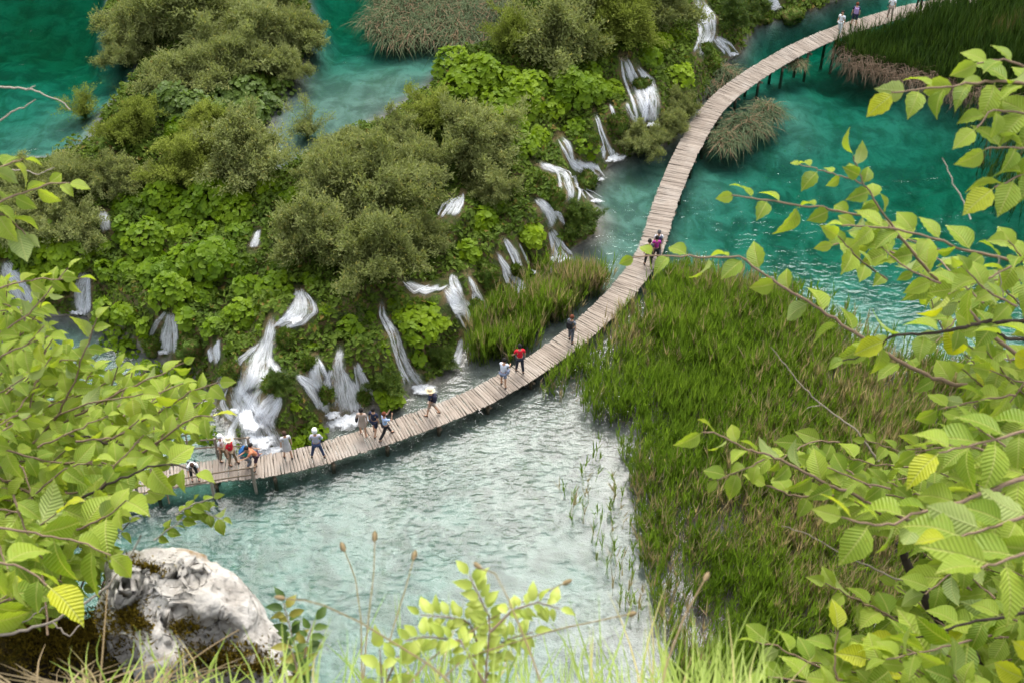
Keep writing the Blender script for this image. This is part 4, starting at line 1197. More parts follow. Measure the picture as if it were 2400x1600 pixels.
    c0 = (head + sh_ + upn * 0.03) * k
    V4 = ICO_V[:, :] * np.array([.105, .118, .125]) * k; keep = (ICO_V[:, 2] > -0.25 - 0.5 * (ICO_V[:, 1] < 0.1)) & ~((ICO_V[:, 1] > 0.35) & (ICO_V[:, 2] < 0.35))
    fk = keep[ICO_F].all(1)
    obj('hair', new_mesh('hair', V4 @ Mh.T + c0 - fwn * 0.012 * k, ICO_F[fk], True), cloth(hair), root)
    fa = Acc()
    for s in (-1, 1): fa.box((head + sh_ + fwn * 0.088 + X * s * 0.034 + upn * 0.012) * k, np.array([.013, .005, .007]) * k, Mh)
    fa.box((head + sh_ + fwn * 0.086 - upn * 0.05) * k, np.array([.024, .005, .005]) * k, Mh)
    obj('face', fa.mesh('eyes and mouth'), cloth((.12, .04, .035)), root)
    if hat:
        kind, col = hat
        n = 16; tt = np.linspace(0, 6.283, n + 1)[:-1]
        prof = [(.115, .02), (.118, .07), (.10, .115), (.05, .135), (.002, .138)]
        prof = ([(.215, .0), (.20, .012)] if kind == 'brim' else [(.122, -.01)]) + prof
        Vh = np.array([[math.cos(q) * r_, math.sin(q) * r_ * 1.08, dz + .02] for r_, dz in prof for q in tt])
        F = [[i * n + j, i * n + (j + 1) % n, (i + 1) * n + (j + 1) % n, (i + 1) * n + j] for i in range(len(prof) - 1) for j in range(n)]
        a = Acc(); a.add(Vh * k @ Mh.T + c0, np.array(F))
        if kind == 'cap':
            a.add((np.array([[-.08, .09, .02], [.08, .09, .02], [.06, .21, .0], [-.06, .21, .0], [-.08, .09, .03], [.08, .09, .03], [.06, .21, .01], [-.06, .21, .01]]) * k) @ Mh.T + c0,
                  np.array([[3, 2, 1, 0], [4, 5, 6, 7], [2, 3, 7, 6], [0, 4, 7, 3], [1, 2, 6, 5]]))
        obj('hat', a.mesh('hat', True), cloth(col), root)
    def bagmesh(name, c, half, col, straps=True):
        Vb = np.sign(ICO_V) * np.abs(ICO_V) ** 0.45
        Mb = np.stack([X, fw, up], -1)
        a = Acc(); a.add((Vb * half) @ Mb.T * k + (c + sh_) * k, ICO_F)
        if straps:
            for s in (-1, 1):
                a.tube([(neck - up * 0.28 - fw * .14 + X * s * .1 + sh_) * k, (neck - up * .02 - fw * .06 + X * s * .12 + sh_) * k, (neck - up * .05 + fw * .10 + X * s * .12 + sh_) * k, (neck - up * .25 + fw * .14 + X * s * .13 + sh_) * k, (neck - up * .33 + X * s * .16 + sh_) * k], 0.018 * k, 5)
        else:
            a.tube([(c + up * half[2] + sh_) * k, (neck - up * .05 + X * np.sign(c[0]) * .13 + sh_) * k, (neck - up * .2 + fw * .13 + sh_) * k], 0.012 * k, 4)
        obj(name, a.mesh(name, True), cloth(col), root)
    if pack: bagmesh('backpack', neck - up * 0.24 - fw * 0.20, np.array([.15, .09, .22]), pack)
    if shoulder_bag: bagmesh('shoulder_bag', pel + up * 0.1 + X * shoulder_bag[1] * 0.24, np.array([.06, .13, .12]), shoulder_bag[0], False)
    return root
person('person in a white shirt bending over the near railing', 457, 1118, 200, WHITE, BLACK, BROWNH, lean=52, hl=(18, 10), kn=(6, 6), al=(40, 10), ar=(45, 10))
person('person in a red top, cream sun hat and khaki trousers by the far railing', 547, 1086, -110, RED, KHAKI, BROWNH, ('brim', CREAM), shoes=(.08, .04, .02), hl=(10, -6))
person('person in white cap and pale shirt standing beyond the red top', 526, 1078, -100, WHITE, KHAKI, BROWNH, ('cap', WHITE), h=1.62)
person('person with a bright blue backpack and teal shirt crouching by the railing', 575, 1092, -75, TEAL, GREY, BLACKH, pack=BLUE, lean=38, hl=(62, 48), kn=(92, 84), al=(50, 5), ar=(60, 5), fl=(30, 30))
person('person in an orange top and dark shorts leaning forward beside the blue backpack', 606, 1096, 120, ORANGE, (.06, .03, .05), BLACKH, legs_to=0.5, lean=35, hl=(20, 6), kn=(8, 6), al=(55, 0), ar=(50, 5), fl=(40, 40))
person('woman in a pale grey patterned dress with brown hair at the deck edge', 676, 1072, 25, (.56, .55, .58), None, BROWNH, skirt=((.52, .50, .52), 0.6), shoes=(.05, .05, .06))
person('man in a lavender shirt, white cap and blue jeans standing with legs apart', 746, 1070, 5, LAVENDER, DENIM, WHITEH, ('cap', (.78, .78, .8)), abd=13, al=(8, 12), ar=(8, 12), fl=(45, 45), h=1.78, hl=(2, -2), sleeve=0.9)
person('person in a short beige dress with a black shoulder bag and dark hair', 852, 1018, -5, BEIGE, None, BLACKH, skirt=(BEIGE, 0.35), shoulder_bag=(BLACK, -1), shoes=(.5, .3, .22))
person('person in navy shirt and navy shorts with a foot forward', 880, 1016, -25, NAVY, NAVY, BLACKH, legs_to=0.5, hl=(12, -14), kn=(6, 20))
person('woman in a light blue top and black leggings striding, holding something white to her face', 905, 1024, -60, LIGHTBLUE, BLACK, REDH, hl=(28, -24), kn=(6, 14), al=(70, 6), ar=(70, 6), fl=(95, 95))
person('person in a straw sun hat, navy shirt and beige shorts walking alone', 1012, 972, 75, NAVY, BEIGE, BROWNH, ('brim', (.74, .58, .36)), legs_to=0.5, pack=(.03, .03, .06), hl=(16, -18), kn=(6, 16), shoes=(.07, .035, .02))
person('person in a white top with a dark waist bag and bare legs', 1180, 904, -20, (.62, .66, .76), GREYBLUE, BLACKH, legs_to=0.4, shoulder_bag=(GREYBLUE, 1), lean=12, hl=(8, -8), al=(40, 4), ar=(30, 4), fl=(50, 50))
person('person in a bright red shirt and dark trousers', 1218, 871, 10, RED, (.02, .025, .04), BLACKH, al=(5, 16), ar=(0, 12), fl=(40, 30), h=1.78)
person('person with a black backpack and grey trousers near the reeds', 1338, 800, -35, GREY, (.10, .11, .14), REDH, pack=BLACK, hl=(8, -8), al=(30, 8), fl=(70, 20))
person('person in a charcoal shirt half hidden by the yellow leaf', 1518, 622, 10, (.05, .055, .065), BLACK, BLACKH, h=1.72)
person('person in a magenta shirt walking between two others', 1535, 612, 5, MAGENTA, BLACK, BLACKH, h=1.66)
person('person with a navy backpack walking ahead of the magenta shirt', 1540, 600, 0, (.62, .62, .66), GREY, (.1, .1, .1), pack=NAVY)
person('person all in white walking on the far bend of the boardwalk', 1966, 80, 140, (.72, .74, .78), (.62, .68, .70), BLACKH, hl=(18, -16), kn=(6, 14), shoes=(.5, .5, .45), sleeve=.6)
person('person in navy with a lilac patterned backpack on the far boardwalk', 2000, 61, -10, NAVY, NAVY, REDH, legs_to=0.55, pack=(.34, .24, .45))
person('person in a white shirt with a dark green bag half hidden by the reed island', 2084, 44, -20, (.74, .76, .78), (.3, .25, .2), BROWNH, shoulder_bag=((.02, .10, .08), -1))
person('person in a crimson top at the upper edge behind the reeds', 2152, 22, 0, (.5, .02, .10), BLACK, BLACKH)

# ================================================================== FOREGROUND TREES
def leaf_template(seed, wid=0.29, fold=0.10, droop=0.22, rows=10):
    r = np.random.default_rng(seed)
    V, U = [], []
    vs = np.linspace(0, 1, rows)
    tw = r.uniform(-.10, .10)
    for j, v in enumerate(vs):
        w = wid * (math.sin(math.pi * min(1, v ** 0.74)) ** (0.8 + 0.35 * v) if 0 < v < 1 else 0.004)
        w *= 1 + (0.05 if j % 2 else -0.05)
        y = 0.10 + v * 0.90; zc = -droop * (v ** 1.8) * 0.6 + 0.06 * math.sin(v * 3.1)
        V.append((0, y, zc)); U.append((0, v))
        V.append((-w, y + 0.05 * w, zc + fold * w / wid + tw * v * w - 0.03 * (j % 2))); U.append((-w / wid, v))
        V.append((w, y + 0.05 * w, zc + fold * w / wid - tw * v * w - 0.03 * (j % 2))); U.append((w / wid, v))
    F = []
    for j in range(rows - 1):
        a, b = j * 3, (j + 1) * 3
        F += [[a, b, b + 1, a + 1], [a, a + 2, b + 2, b]]
    n = len(V)
    V += [(-.012, -.02, 0.0), (.012, -.02, 0), (.010, .14, 0.01), (-.010, .14, 0.01)]; U += [(0, -1)] * 4
    F.append([n, n + 1, n + 2, n + 3])
    return np.array(V, float), np.array(F), np.array(U, float)
def leaf_mat(name, attr_based):
    t = NT(name)
    uv = t.n('ShaderNodeUVMap', uv_map='UVMap').outputs[0]
    sp = t.n('ShaderNodeSeparateXYZ'); t.l(uv, sp.inputs[0])
    au = t.math('ABSOLUTE', sp.outputs[0])
    ph = t.math('SUBTRACT', sp.outputs[1], t.math('MULTIPLY', au, 0.20))
    vein = t.math('SINE', t.math('MULTIPLY', ph, 75.0))
    vein = t.math('ADD', t.math('MULTIPLY', vein, 0.5), 0.5)
    mid = t.ramp(au, 0.10, 0.02)
    if attr_based:
        f = t.attr('rnd')
        col = t.mix(f, (0.17, 0.27, 0.018), (0.37, 0.47, 0.055))
    else:
        oi = t.n('ShaderNodeObjectInfo')
        col = oi.outputs['Color']
    col = t.mix(t.math('MULTIPLY', t.ramp(vein, 0.55, 1.0), 0.34), col, t.mix(0.5, col, (0.52, 0.56, 0.16)))
    col = t.mix(t.math('MULTIPLY', mid, 0.7), col, (0.46, 0.48, 0.13))
    blot = t.noise(8.0, 3.0, t.objco())
    col = t.mix(t.math('MULTIPLY', t.ramp(blot, 0.56, 0.72), 0.35), col, (0.28, 0.28, 0.03))
    back = t.n('ShaderNodeNewGeometry').outputs['Backfacing']
    col2 = t.mix(t.math('MULTIPLY', back, 0.6), col, (0.34, 0.40, 0.17))
    nb = t.bump(t.math('ADD', vein, t.math('MULTIPLY', mid, -1.0)), 0.5, 0.003)
    b = t.principled(col2, 0.45, 0.3, nb)
    tr = t.n('ShaderNodeBsdfTranslucent'); t.l(t.mix(1.0, col, (1.0, 1.0, 0.35), 'MULTIPLY'), tr.inputs['Color'])
    mx = t.n('ShaderNodeMixShader'); mx.inputs[0].default_value = 0.5
    t.l(b, mx.inputs[1]); t.l(tr.outputs[0], mx.inputs[2])
    return t.done(mx.outputs[0])
M_LEAF = leaf_mat('hornbeam leaf', False); M_LEAF_A = leaf_mat('hornbeam leaf mass', True)
M_BARK = plain_mat('twig bark brown', (0.17, 0.115, 0.075), 0.8, 0.35, 60.0, 0.3)
M_BARK_G = plain_mat('grey dead twig', (0.28, 0.235, 0.19), 0.85, 0.3, 60.0)
M_BARK_D = plain_mat('dark trunk bark', (0.035, 0.026, 0.018), 0.95, 0.5, 40.0, 0.8)
LT = [leaf_template(k, 0.265 + 0.025 * (k % 3), 0.08 + .07 * (k % 2), 0.10 + 0.16 * (k % 4)) for k in range(7)]
LME = [new_mesh('leaf', v, f, True, None, u) for v, f, u in LT]
for m in LME: m.materials.append(M_LEAF)
class Tree:
    def __init__(s, name, label, loc, cat='tree'):
        s.root = thing(name, label, cat, loc); s.o = np.array(loc); s.L = []
    def twig(s, px, d0, d1, r0, r1, mat=None, leaves=0, size=85, tipy=0.5, name='twig', lift=0.0, jit=1.0, start=0.0, both=True, droop=0.25):
        """px from tip to base; d0 distance at the tip, d1 at the base; size = leaf length in photograph pixels"""
        n = max(6, len(px) * 4)
        q = resample(px, n)
        q[1:-1] += 1.5 * rng.standard_normal((n - 2, 2)) * jit
        d = np.linspace(d0, d1, n) + lift
        P = at_dist(q[:, 0], q[:, 1], d)
        a = Acc(); a.tube(P - s.o, np.linspace(r0, r0 + (r1 - r0) * (0.68 if name == 'twig' else 1), n), 5)
        obj(name, a.mesh(name, True), mat or M_BARK, s.root)
        if not leaves: return
        L = np.linalg.norm(np.diff(P, axis=0), axis=1).sum()
        for k in range(leaves):
            f = start + (1 - start) * (k + 0.3 * rng.random()) / max(1, leaves)
            x = f * (n - 1); i = min(int(x), n - 2)
            b = P[i] + (P[i + 1] - P[i]) * (x - i)
            T = P[max(i - 1, 0)] - P[min(i + 2, n - 1)]; T /= np.linalg.norm(T)
            up = np.array([0, -0.25, 1.0]); up /= np.linalg.norm(up)
            S = np.cross(T, up); S /= np.linalg.norm(S) + 1e-9
            sd = 1 if k % 2 else -1
            if k == 0: ang = rng.uniform(-.3, .3)
            else: ang = sd * rng.uniform(0.6, 1.15)
            D = T * math.cos(ang) + S * math.sin(ang) + np.array([0, 0, -1]) * rng.uniform(0, droop * 2.2)
            N = up + 0.48 * rng.standard_normal(3) + S * sd * 0.25
            if rng.random() < 0.24: N = N * 0.35 + rng.standard_normal(3) * 0.9
            young = math.exp(-f * 4.0 / max(tipy, 0.05)) if tipy > 0 else 0
            dist = np.linalg.norm(b - C_O)
            ls = 0.82 * size * dist / FPX * rng.uniform(0.72, 1.2) * (1 - 0.45 * young * rng.random())
            s.L.append((b, D, N, ls, young, dist))
    def finish(s, n_parts=300):
        # leaves that show largest become parts, the rest one mass
        vis = []
        for q in s.L:
            p = proj(q[0]); inn = -60 < p[0] < 2460 and -60 < p[1] < 1660
            vis.append((0 if inn else 1, -q[3] / q[5], rng.random(), q))
        vis.sort(key=lambda a: a[:3])
        for _, _, _, (b, D, N, ls, y, dist) in vis[:n_parts]:
            o = bpy.data.objects.new('leaf', LME[int(rng.integers(len(LME)))]); COL.objects.link(o); o.parent = s.root
            M = frames_dir(D[None], N[None])[0] * ls
            o.matrix_local = Matrix([[*M[0], b[0] - s.o[0]], [*M[1], b[1] - s.o[1]], [*M[2], b[2] - s.o[2]], [0, 0, 0, 1]])
            g = rng.random()
            c = np.array([0.17, 0.27, 0.018]) * (1 - g) + np.array([0.37, 0.47, 0.055]) * g
            if y > 0.3: c = c * (1 - y) + np.array([0.48, 0.50, 0.015]) * y
            if rng.random() < 0.002: c = np.array([0.50, 0.26, 0.02])
            o.color = (*c, 1)
        rest = vis[n_parts:]
        if rest:
            a = Acc()
            for _, _, _, (b, D, N, ls, y, dist) in rest:
                v, f, u = LT[int(rng.integers(len(LT)))]
                M = frames_dir(D[None], N[None])[0]
                a.add(v * ls @ M.T + b - s.o, f, min(1, rng.random() * 0.8 + y * .4), u)
            obj('foliage', a.mesh('leaf mass', True, True), M_LEAF_A, s.root, kind='stuff')

def fill_twigs(tr, poly, n, ang, spread_a, ln, dist, size, leaves, seed, tipy=0.35):
    r = np.random.default_rng(seed)
    p = np.array(poly, float); lo, hi = p.min(0), p.max(0)
    k = 0
    while k < n:
        q = lo + r.random(2) * (hi - lo)
        if not inside(p, q[:1], q[1:])[0]: continue
        a = R(ang + r.normal(0, spread_a)); L = r.uniform(*ln)
        e = q - np.array([math.cos(a), -math.sin(a)]) * L
        m = (q + e) / 2 + r.normal(0, 14, 2)
        d = r.uniform(*dist)
        tr.twig([tuple(q), tuple(m), tuple(e)], d, d + r.uniform(-.1, .25), 0.0012, 0.0028, None, leaves, r.uniform(*size), tipy)
        k += 1
# right tree
rt = Tree('hornbeam_tree', 'leafy branches of a hornbeam reaching in from the right, dark trunk at lower right', tuple(at_dist(np.array(2460.), np.array(1760.), 2.9)))
tw = rt.twig
tw([(1482, 603), (1540, 598), (1617, 601), (1738, 602), (1793, 644), (1855, 685), (1931, 733), (1996, 774), (2048, 812), (2127, 857), (2185, 885), (2240, 902), (2306, 905), (2399, 888), (2520, 850)], 2.55, 2.75, .0014, .0075, None, 26, 92, .5)
tw([(1714, 458), (1790, 468), (1855, 479), (1920, 485), (1979, 499), (2061, 510), (2096, 540), (2137, 588), (2185, 647), (2227, 681), (2260, 720), (2330, 790), (2420, 860)], 2.5, 2.7, .0014, .006, None, 22, 92, .4)
tw([(2000, 366), (2010, 403), (2034, 444), (2051, 475), (2096, 535)], 2.5, 2.55, .0012, .003, None, 9, 72, .5)
tw([(1872, 385), (1930, 400), (1990, 420), (2020, 432)], 2.52, 2.52, .001, .002, None, 6, 66, .7)
tw([(1972, 530), (2082, 533), (2185, 557), (2247, 582), (2316, 599), (2375, 609), (2470, 620)], 2.45, 2.6, .0014, .005, None, 15, 90, .3)
tw([(2089, 217), (2178, 207), (2237, 201), (2289, 193), (2357, 189), (2400, 196), (2480, 215)], 2.2, 2.3, .0013, .004, None, 13, 105, .6, droop=.4)
tw([(2289, 300), (2327, 255), (2399, 265), (2480, 300)], 2.2, 2.3, .0013, .003, None, 7, 100, .5)
tw([(2310, 350), (2380, 345), (2460, 350)], 2.2, 2.25, .0013, .003, None, 5, 100, .2)
tw([(2330, 440), (2400, 410), (2480, 400)], 2.2, 2.25, .0013, .003, None, 6, 100, .2)
tw([(2290, 150), (2350, 140), (2430, 165)], 2.2, 2.25, .0012, .003, None, 5, 90, .3)
tw([(2075, 798), (2096, 785), (2189, 781), (2264, 767), (2316, 754), (2399, 754), (2500, 745)], 2.4, 2.5, .0022, .007, M_BARK_D, 10, 90, .1)
tw([(1975, 845), (2040, 828), (2096, 785)], 2.42, 2.4, .0012, .002, M_BARK_D, 3, 80, .1)
tw([(2337, 778), (2364, 795), (2399, 795), (2470, 800)], 2.4, 2.45, .003, .006, M_BARK_D, 2, 90, 0)
tw([(1806, 812), (1848, 864), (1882, 905), (1924, 947), (1958, 974), (2000, 1000), (2060, 1080)], 2.8, 2.9, .0009, .003, M_BARK_G)
tw([(1892, 957), (1924, 947)], 2.8, 2.8, .0008, .001, M_BARK_G)
tw([(2208, 370), (2240, 440), (2262, 480), (2275, 515)], 2.5, 2.5, .001, .002, M_BARK_G)
tw([(2352, 700), (2345, 660), (2340, 600)], 2.5, 2.5, .001, .002, M_BARK_G)
tw([(1645, 1012), (1683, 1015), (1734, 1046), (1793, 1063), (1848, 1084), (1896, 1112), (1937, 1136), (1993, 1153), (2055, 1187), (2120, 1215), (2200, 1250)], 2.35, 2.6, .0013, .006, None, 22, 92, .35)
tw([(1680, 1125), (1740, 1100), (1793, 1075)], 2.4, 2.4, .001, .002, None, 5, 80, .4)
tw([(1796, 1137), (1855, 1160), (1910, 1163), (1972, 1160), (2013, 1177), (2100, 1220)], 2.5, 2.6, .0016, .004, None, 7, 90, .1)
tw([(1972, 1211), (2030, 1229), (2096, 1229), (2137, 1205), (2182, 1194), (2240, 1180), (2309, 1153), (2400, 1120), (2500, 1080)], 1.9, 2.1, .0014, .006, None, 18, 135, .4)
tw([(2220, 1263), (2289, 1246), (2358, 1225), (2460, 1190)], 1.8, 1.9, .0014, .004, None, 9, 148, .3)
tw([(2300, 1330), (2390, 1300), (2480, 1270)], 1.75, 1.85, .0014, .004, None, 7, 155, .1)
tw([(2200, 1060), (2290, 1040), (2400, 1010), (2480, 990)], 2.0, 2.1, .0014, .004, None, 9, 135, .3)
tw([(2106, 1270), (2130, 1332), (2154, 1384), (2178, 1421), (2203, 1452), (2240, 1494), (2268, 1518), (2350, 1610), (2460, 1760)], 2.7, 2.9, .0085, .022, M_BARK_D, name='trunk')
tw([(1831, 1232), (1889, 1248), (1951, 1284), (2020, 1318), (2099, 1356), (2185, 1380), (2240, 1390)], 2.6, 2.7, .0008, .003, M_BARK_G)
tw([(1934, 1366), (1975, 1385), (2017, 1411), (2058, 1425), (2096, 1452), (2170, 1470)], 2.4, 2.6, .0012, .003, None, 11, 90, .4)
tw([(2113, 1500), (2203, 1483), (2271, 1456), (2340, 1449), (2399, 1435), (2480, 1410)], 2.2, 2.3, .0015, .0045, M_BARK_D, 8, 95, .1)
tw([(1772, 1502), (1820, 1511), (1875, 1542), (1944, 1577), (2050, 1640)], 2.2, 2.3, .0012, .003, None, 11, 95, .2)
tw([(1965, 1476), (1955, 1535), (1958, 1577), (1990, 1660)], 2.2, 2.2, .0012, .003, None, 9, 90, .3)
tw([(1800, 1585), (1900, 1600), (2000, 1650)], 2.1, 2.2, .0012, .003, None, 7, 95, .2)
RP = [(1990, 1160), (2100, 1080), (2180, 960), (2300, 900), (2460, 860), (2460, 1680), (1900, 1680), (1990, 1560), (2060, 1480), (2000, 1400), (2140, 1330), (2080, 1230)]
fill_twigs(rt, RP, 76, 165, 26, (160, 280), (2.2, 3.3), (62, 100), 9, 11)
fill_twigs(rt, [(2140, 760), (2250, 560), (2460, 540), (2460, 900), (2260, 900)], 9, 160, 25, (150, 260), (2.3, 2.8), (80, 105), 7, 12)
fill_twigs(rt, [(1900, 1500), (2100, 1500), (2460, 1400), (2460, 1700), (1800, 1700)], 40, 150, 25, (160, 260), (2.0, 2.8), (90, 130), 8, 13)
fill_twigs(rt, [(1930, 560), (2120, 520), (2300, 640), (2400, 840), (2250, 880), (2080, 800), (1980, 700)], 16, 150, 28, (120, 210), (2.5, 3.2), (62, 90), 7, 14, .3)
fill_twigs(rt, [(1700, 1060), (1850, 1090), (2050, 1180), (2150, 1100), (2250, 960), (2100, 980), (1950, 1080)], 14, 155, 25, (120, 200), (2.4, 3.0), (60, 88), 7, 15, .3)
rt.finish(300)
# left tree
lt = Tree('young_hornbeam', 'dense yellow green hornbeam branches filling the lower left above the rock', tuple(at_dist(np.array(-260.), np.array(1700.), 3.0)))
tw = lt.twig
tw([(165, 430), (110, 432), (40, 455), (-60, 500)], 2.6, 2.6, .0013, .003, None, 9, 78, .7)
tw([(55, 372), (10, 388), (-60, 420)], 2.6, 2.6, .0012, .003, None, 5, 75, .9)
tw([(60, 550), (20, 510), (-50, 480)], 2.6, 2.6, .0012, .003, None, 5, 90, .2)
tw([(190, 652), (131, 654), (69, 657), (0, 675), (-80, 700)], 2.9, 2.9, .0012, .003, None, 12, 60, .5)
tw([(160, 628), (114, 681), (69, 737), (0, 780), (-60, 830)], 2.9, 2.9, .0012, .003, None, 12, 62, .5)
tw([(227, 745), (207, 799), (189, 847), (176, 895), (130, 980), (60, 1060)], 2.8, 2.9, .0013, .004, None, 15, 68, .5)
tw([(430, 850), (389, 871), (310, 905), (200, 960), (90, 1030)], 2.7, 2.9, .0013, .004, None, 15, 72, .5)
tw([(515, 895), (461, 910), (406, 947), (344, 978), (293, 1012), (200, 1060), (80, 1120)], 2.7, 3.0, .0013, .005, None, 20, 70, .5)
tw([(500, 975), (460, 975), (410, 1005), (350, 1050), (260, 1100)], 2.6, 2.8, .0013, .004, None, 14, 78, .5)
tw([(145, 1019), (207, 1022), (262, 1043), (327, 1036)], 2.7, 2.7, .0022, .0014, M_BARK_D, 3, 70, 0)
tw([(462, 1112), (420, 1088), (351, 1091), (282, 1122), (213, 1156), (148, 1184), (86, 1239), (24, 1290), (-60, 1350)], 2.4, 2.7, .0014, .006, M_BARK_D, 16, 96, .15)
tw([(520, 1216), (461, 1194), (406, 1232), (360, 1265)], 2.9, 2.9, .001, .002, M_BARK_G, 16, 48, .1)
tw([(500, 1165), (455, 1180), (410, 1205)], 2.9, 2.9, .001, .002, M_BARK_G, 9, 44, .1)
tw([(330, 1253), (286, 1335), (241, 1384), (193, 1415), (120, 1456), (62, 1473), (0, 1487), (-60, 1500)], 2.25, 2.4, .0013, .004, M_BARK_G)
tw([(195, 1458), (160, 1490), (120, 1456)], 2.3, 2.3, .0012, .0015, M_BARK_G)
tw([(110, 1418), (60, 1455), (0, 1478)], 2.35, 2.4, .001, .0015, M_BARK_G)
tw([(165, 258), (148, 241), (114, 227), (69, 208), (0, 203), (-60, 200)], 3.0, 3.1, .0012, .0035, M_BARK_G)
tw([(83, 200), (60, 212)], 3.0, 3.0, .001, .0015, M_BARK_G)
tw([(83, 234), (34, 262), (0, 284), (-60, 310)], 3.0, 3.1, .0012, .0035, M_BARK_G)
tw([(127, 393), (86, 410), (59, 396), (20, 400)], 3.0, 3.1, .001, .0015, M_BARK_G)
LP_ = [(-60, 720), (60, 740), (180, 800), (290, 840), (410, 880), (500, 920), (490, 1000), (410, 1050), (340, 1110), (310, 1180), (300, 1250), (230, 1270), (120, 1340), (-60, 1400)]
fill_twigs(lt, LP_, 115, 32, 28, (140, 260), (2.5, 3.5), (50, 76), 10, 21, .4)
fill_twigs(lt, [(-60, 640), (90, 655), (170, 740), (220, 850), (120, 900), (-60, 880)], 26, 28, 28, (130, 220), (2.7, 3.4), (48, 66), 9, 26, .35)
fill_twigs(lt, [(120, 1060), (330, 1050), (375, 1100), (370, 1180), (250, 1220), (120, 1200)], 12, 20, 25, (140, 220), (2.5, 2.9), (64, 88), 8, 24, .2)
fill_twigs(lt, [(-60, 1150), (280, 1140), (330, 1230), (250, 1280), (190, 1370), (60, 1420), (-60, 1420)], 16, 0, 45, (120, 220), (2.2, 2.7), (85, 120), 7, 22, .05)
tw([(260, 1300), (190, 1270), (90, 1250), (-40, 1230)], 2.2, 2.3, .0013, .003, None, 7, 125, .05, droop=.6)
tw([(110, 1370), (60, 1330), (-40, 1310)], 2.15, 2.2, .0013, .003, None, 6, 130, .05, droop=.7)
fill_twigs(lt, [(-60, 760), (160, 800), (300, 860), (470, 920), (470, 1000), (320, 1060), (-60, 1120)], 60, 30, 30, (120, 220), (3.3, 4.0), (46, 66), 9, 27, .35)
lt.finish(300)
def trunk_down(tr, top, r):
    x, y = top[0], top[1]
    a = Acc(); zz = cliff_z(np.array(x), np.array(y - .3))
    a.tube(np.array([top, [x + .05, y - .15, (top[2] + zz) / 2], [x + .03, y - .3, zz - .1]]) - tr.o, [r * .7, r, r * 1.3], 8)
    obj('trunk', a.mesh('trunk', True), M_BARK_D, tr.root)
trunk_down(rt, at_dist(np.array(2455.), np.array(1750.), 2.9), .03)
trunk_down(lt, at_dist(np.array(-70.), np.array(1350.), 2.75), .025)

# ================================================================== ROCK
rk_c = at_dist(np.array(458.), np.array(1462.), 2.62)
def rk(px, py, off=0.0): return at_dist(np.array(float(px)), np.array(float(py) + 24), 2.62 + off) - rk_c
S_ = 2.62 / FPX
blobs = [(rk(330, 1400), (95, 120, 130)), (rk(340, 1465, -.03), (90, 80, 95)), (rk(405, 1325, .03), (110, 60, 120)), (rk(290, 1305, .02), (46, 26, 60)), (rk(470, 1375, .02), (95, 70, 120)), (rk(540, 1440, .02), (75, 70, 120)),
         (rk(600, 1500, .02), (62, 60, 110)), (rk(645, 1560, .02), (45, 70, 100)), (rk(375, 1515, -.05), (52, 40, 70)), (rk(420, 1450, .05), (120, 90, 90)), (rk(560, 1560, .07), (150, 90, 80)), (rk(690, 1640, .03), (40, 80, 80))]
cuts = [(rk(500, 1490, -.12), (88, 66, 130)), (rk(445, 1535, -.13), (46, 60, 110)), (rk(560, 1520, -.13), (60, 50, 110)), (rk(265, 1530, -.08), (70, 60, 120)), (rk(445, 1395, -.16), (60, 34, 90)), (rk(300, 1345, -.09), (44, 26, 60))]
_fp = np.random.default_rng(5).uniform(-1, 1, (150, 3)) * np.array([.22, .2, .2])
axes = np.stack([C_R, C_U, C_F], -1)
def rock_sdf(P, fine=True):
    d = np.full(len(P), 9.0)
    for c, s in blobs:
        q = (P - c) @ axes / (np.array(s) * S_)
        e = (np.linalg.norm(q, axis=1) - 1) * min(s) * S_
        k = 0.016; h = np.clip(0.5 + 0.5 * (d - e) / k, 0, 1); d = d * (1 - h) + e * h - k * h * (1 - h)
    for c, s in cuts:
        q = (P - c) @ axes / (np.array(s) * S_)
        e = -(np.linalg.norm(q, axis=1) - 1) * min(s) * S_
        d = np.maximum(d, e + 0.010 * fbm(P, 11.0, 3, 14, .5))
    if not fine: return d
    n = fbm(P, 8.0, 6, 3, 0.5); rg = 1 - np.abs(fbm(P, 20.0, 4, 9, .6))
    f1 = np.sqrt(np.min(((P[:, None] + 0.012 * n[:, None, None] - _fp[None]) ** 2).sum(-1), axis=1))
    pit = np.maximum(0, noise3(P, 42.0, 4) - 0.35)
    return d - 0.013 * n - 0.006 * (rg - .6) + 0.36 * np.maximum(0.045 - f1, 0) + 0.010 * pit
ra = Acc()
for c, sz in blobs:
    ra.add(ICO_V * (np.array(sz) * S_) @ axes.T + c, ICO_F)
RF = [np.concatenate(f) for f in ra.F.values()]; RV = np.concatenate(ra.V)
def remeshed(V, F, size):
    ro = obj('stone_shell', new_mesh('stone shell', V, F))
    rm = ro.modifiers.new('remesh', 'REMESH'); rm.mode = 'VOXEL'; rm.voxel_size = size
    ev = ro.evaluated_get(bpy.context.evaluated_depsgraph_get()); em = ev.to_mesh()
    V = np.zeros(len(em.vertices) * 3); em.vertices.foreach_get('co', V)
    q = np.array([p_.vertices[:] for p_ in em.polygons if len(p_.vertices) == 4], int).reshape(-1, 4); tr_ = np.array([p_.vertices[:] for p_ in em.polygons if len(p_.vertices) == 3], int).reshape(-1, 3)
    ev.to_mesh_clear(); bpy.data.objects.remove(ro)
    return V.reshape(-1, 3), [q, tr_]
def conform(V, n, fine):                              # draw the shell onto the eroded, hollowed surface
    for it in range(n):
        d0 = rock_sdf(V, fine); e_ = 0.0015
        g = np.stack([rock_sdf(V + np.eye(3)[k] * e_, fine) - d0 for k in range(3)], -1) / e_
        g /= np.linalg.norm(g, axis=1, keepdims=True) + 1e-6
        V = V - g * np.clip(d0, -.02, .02)[:, None] * 0.6
    return V
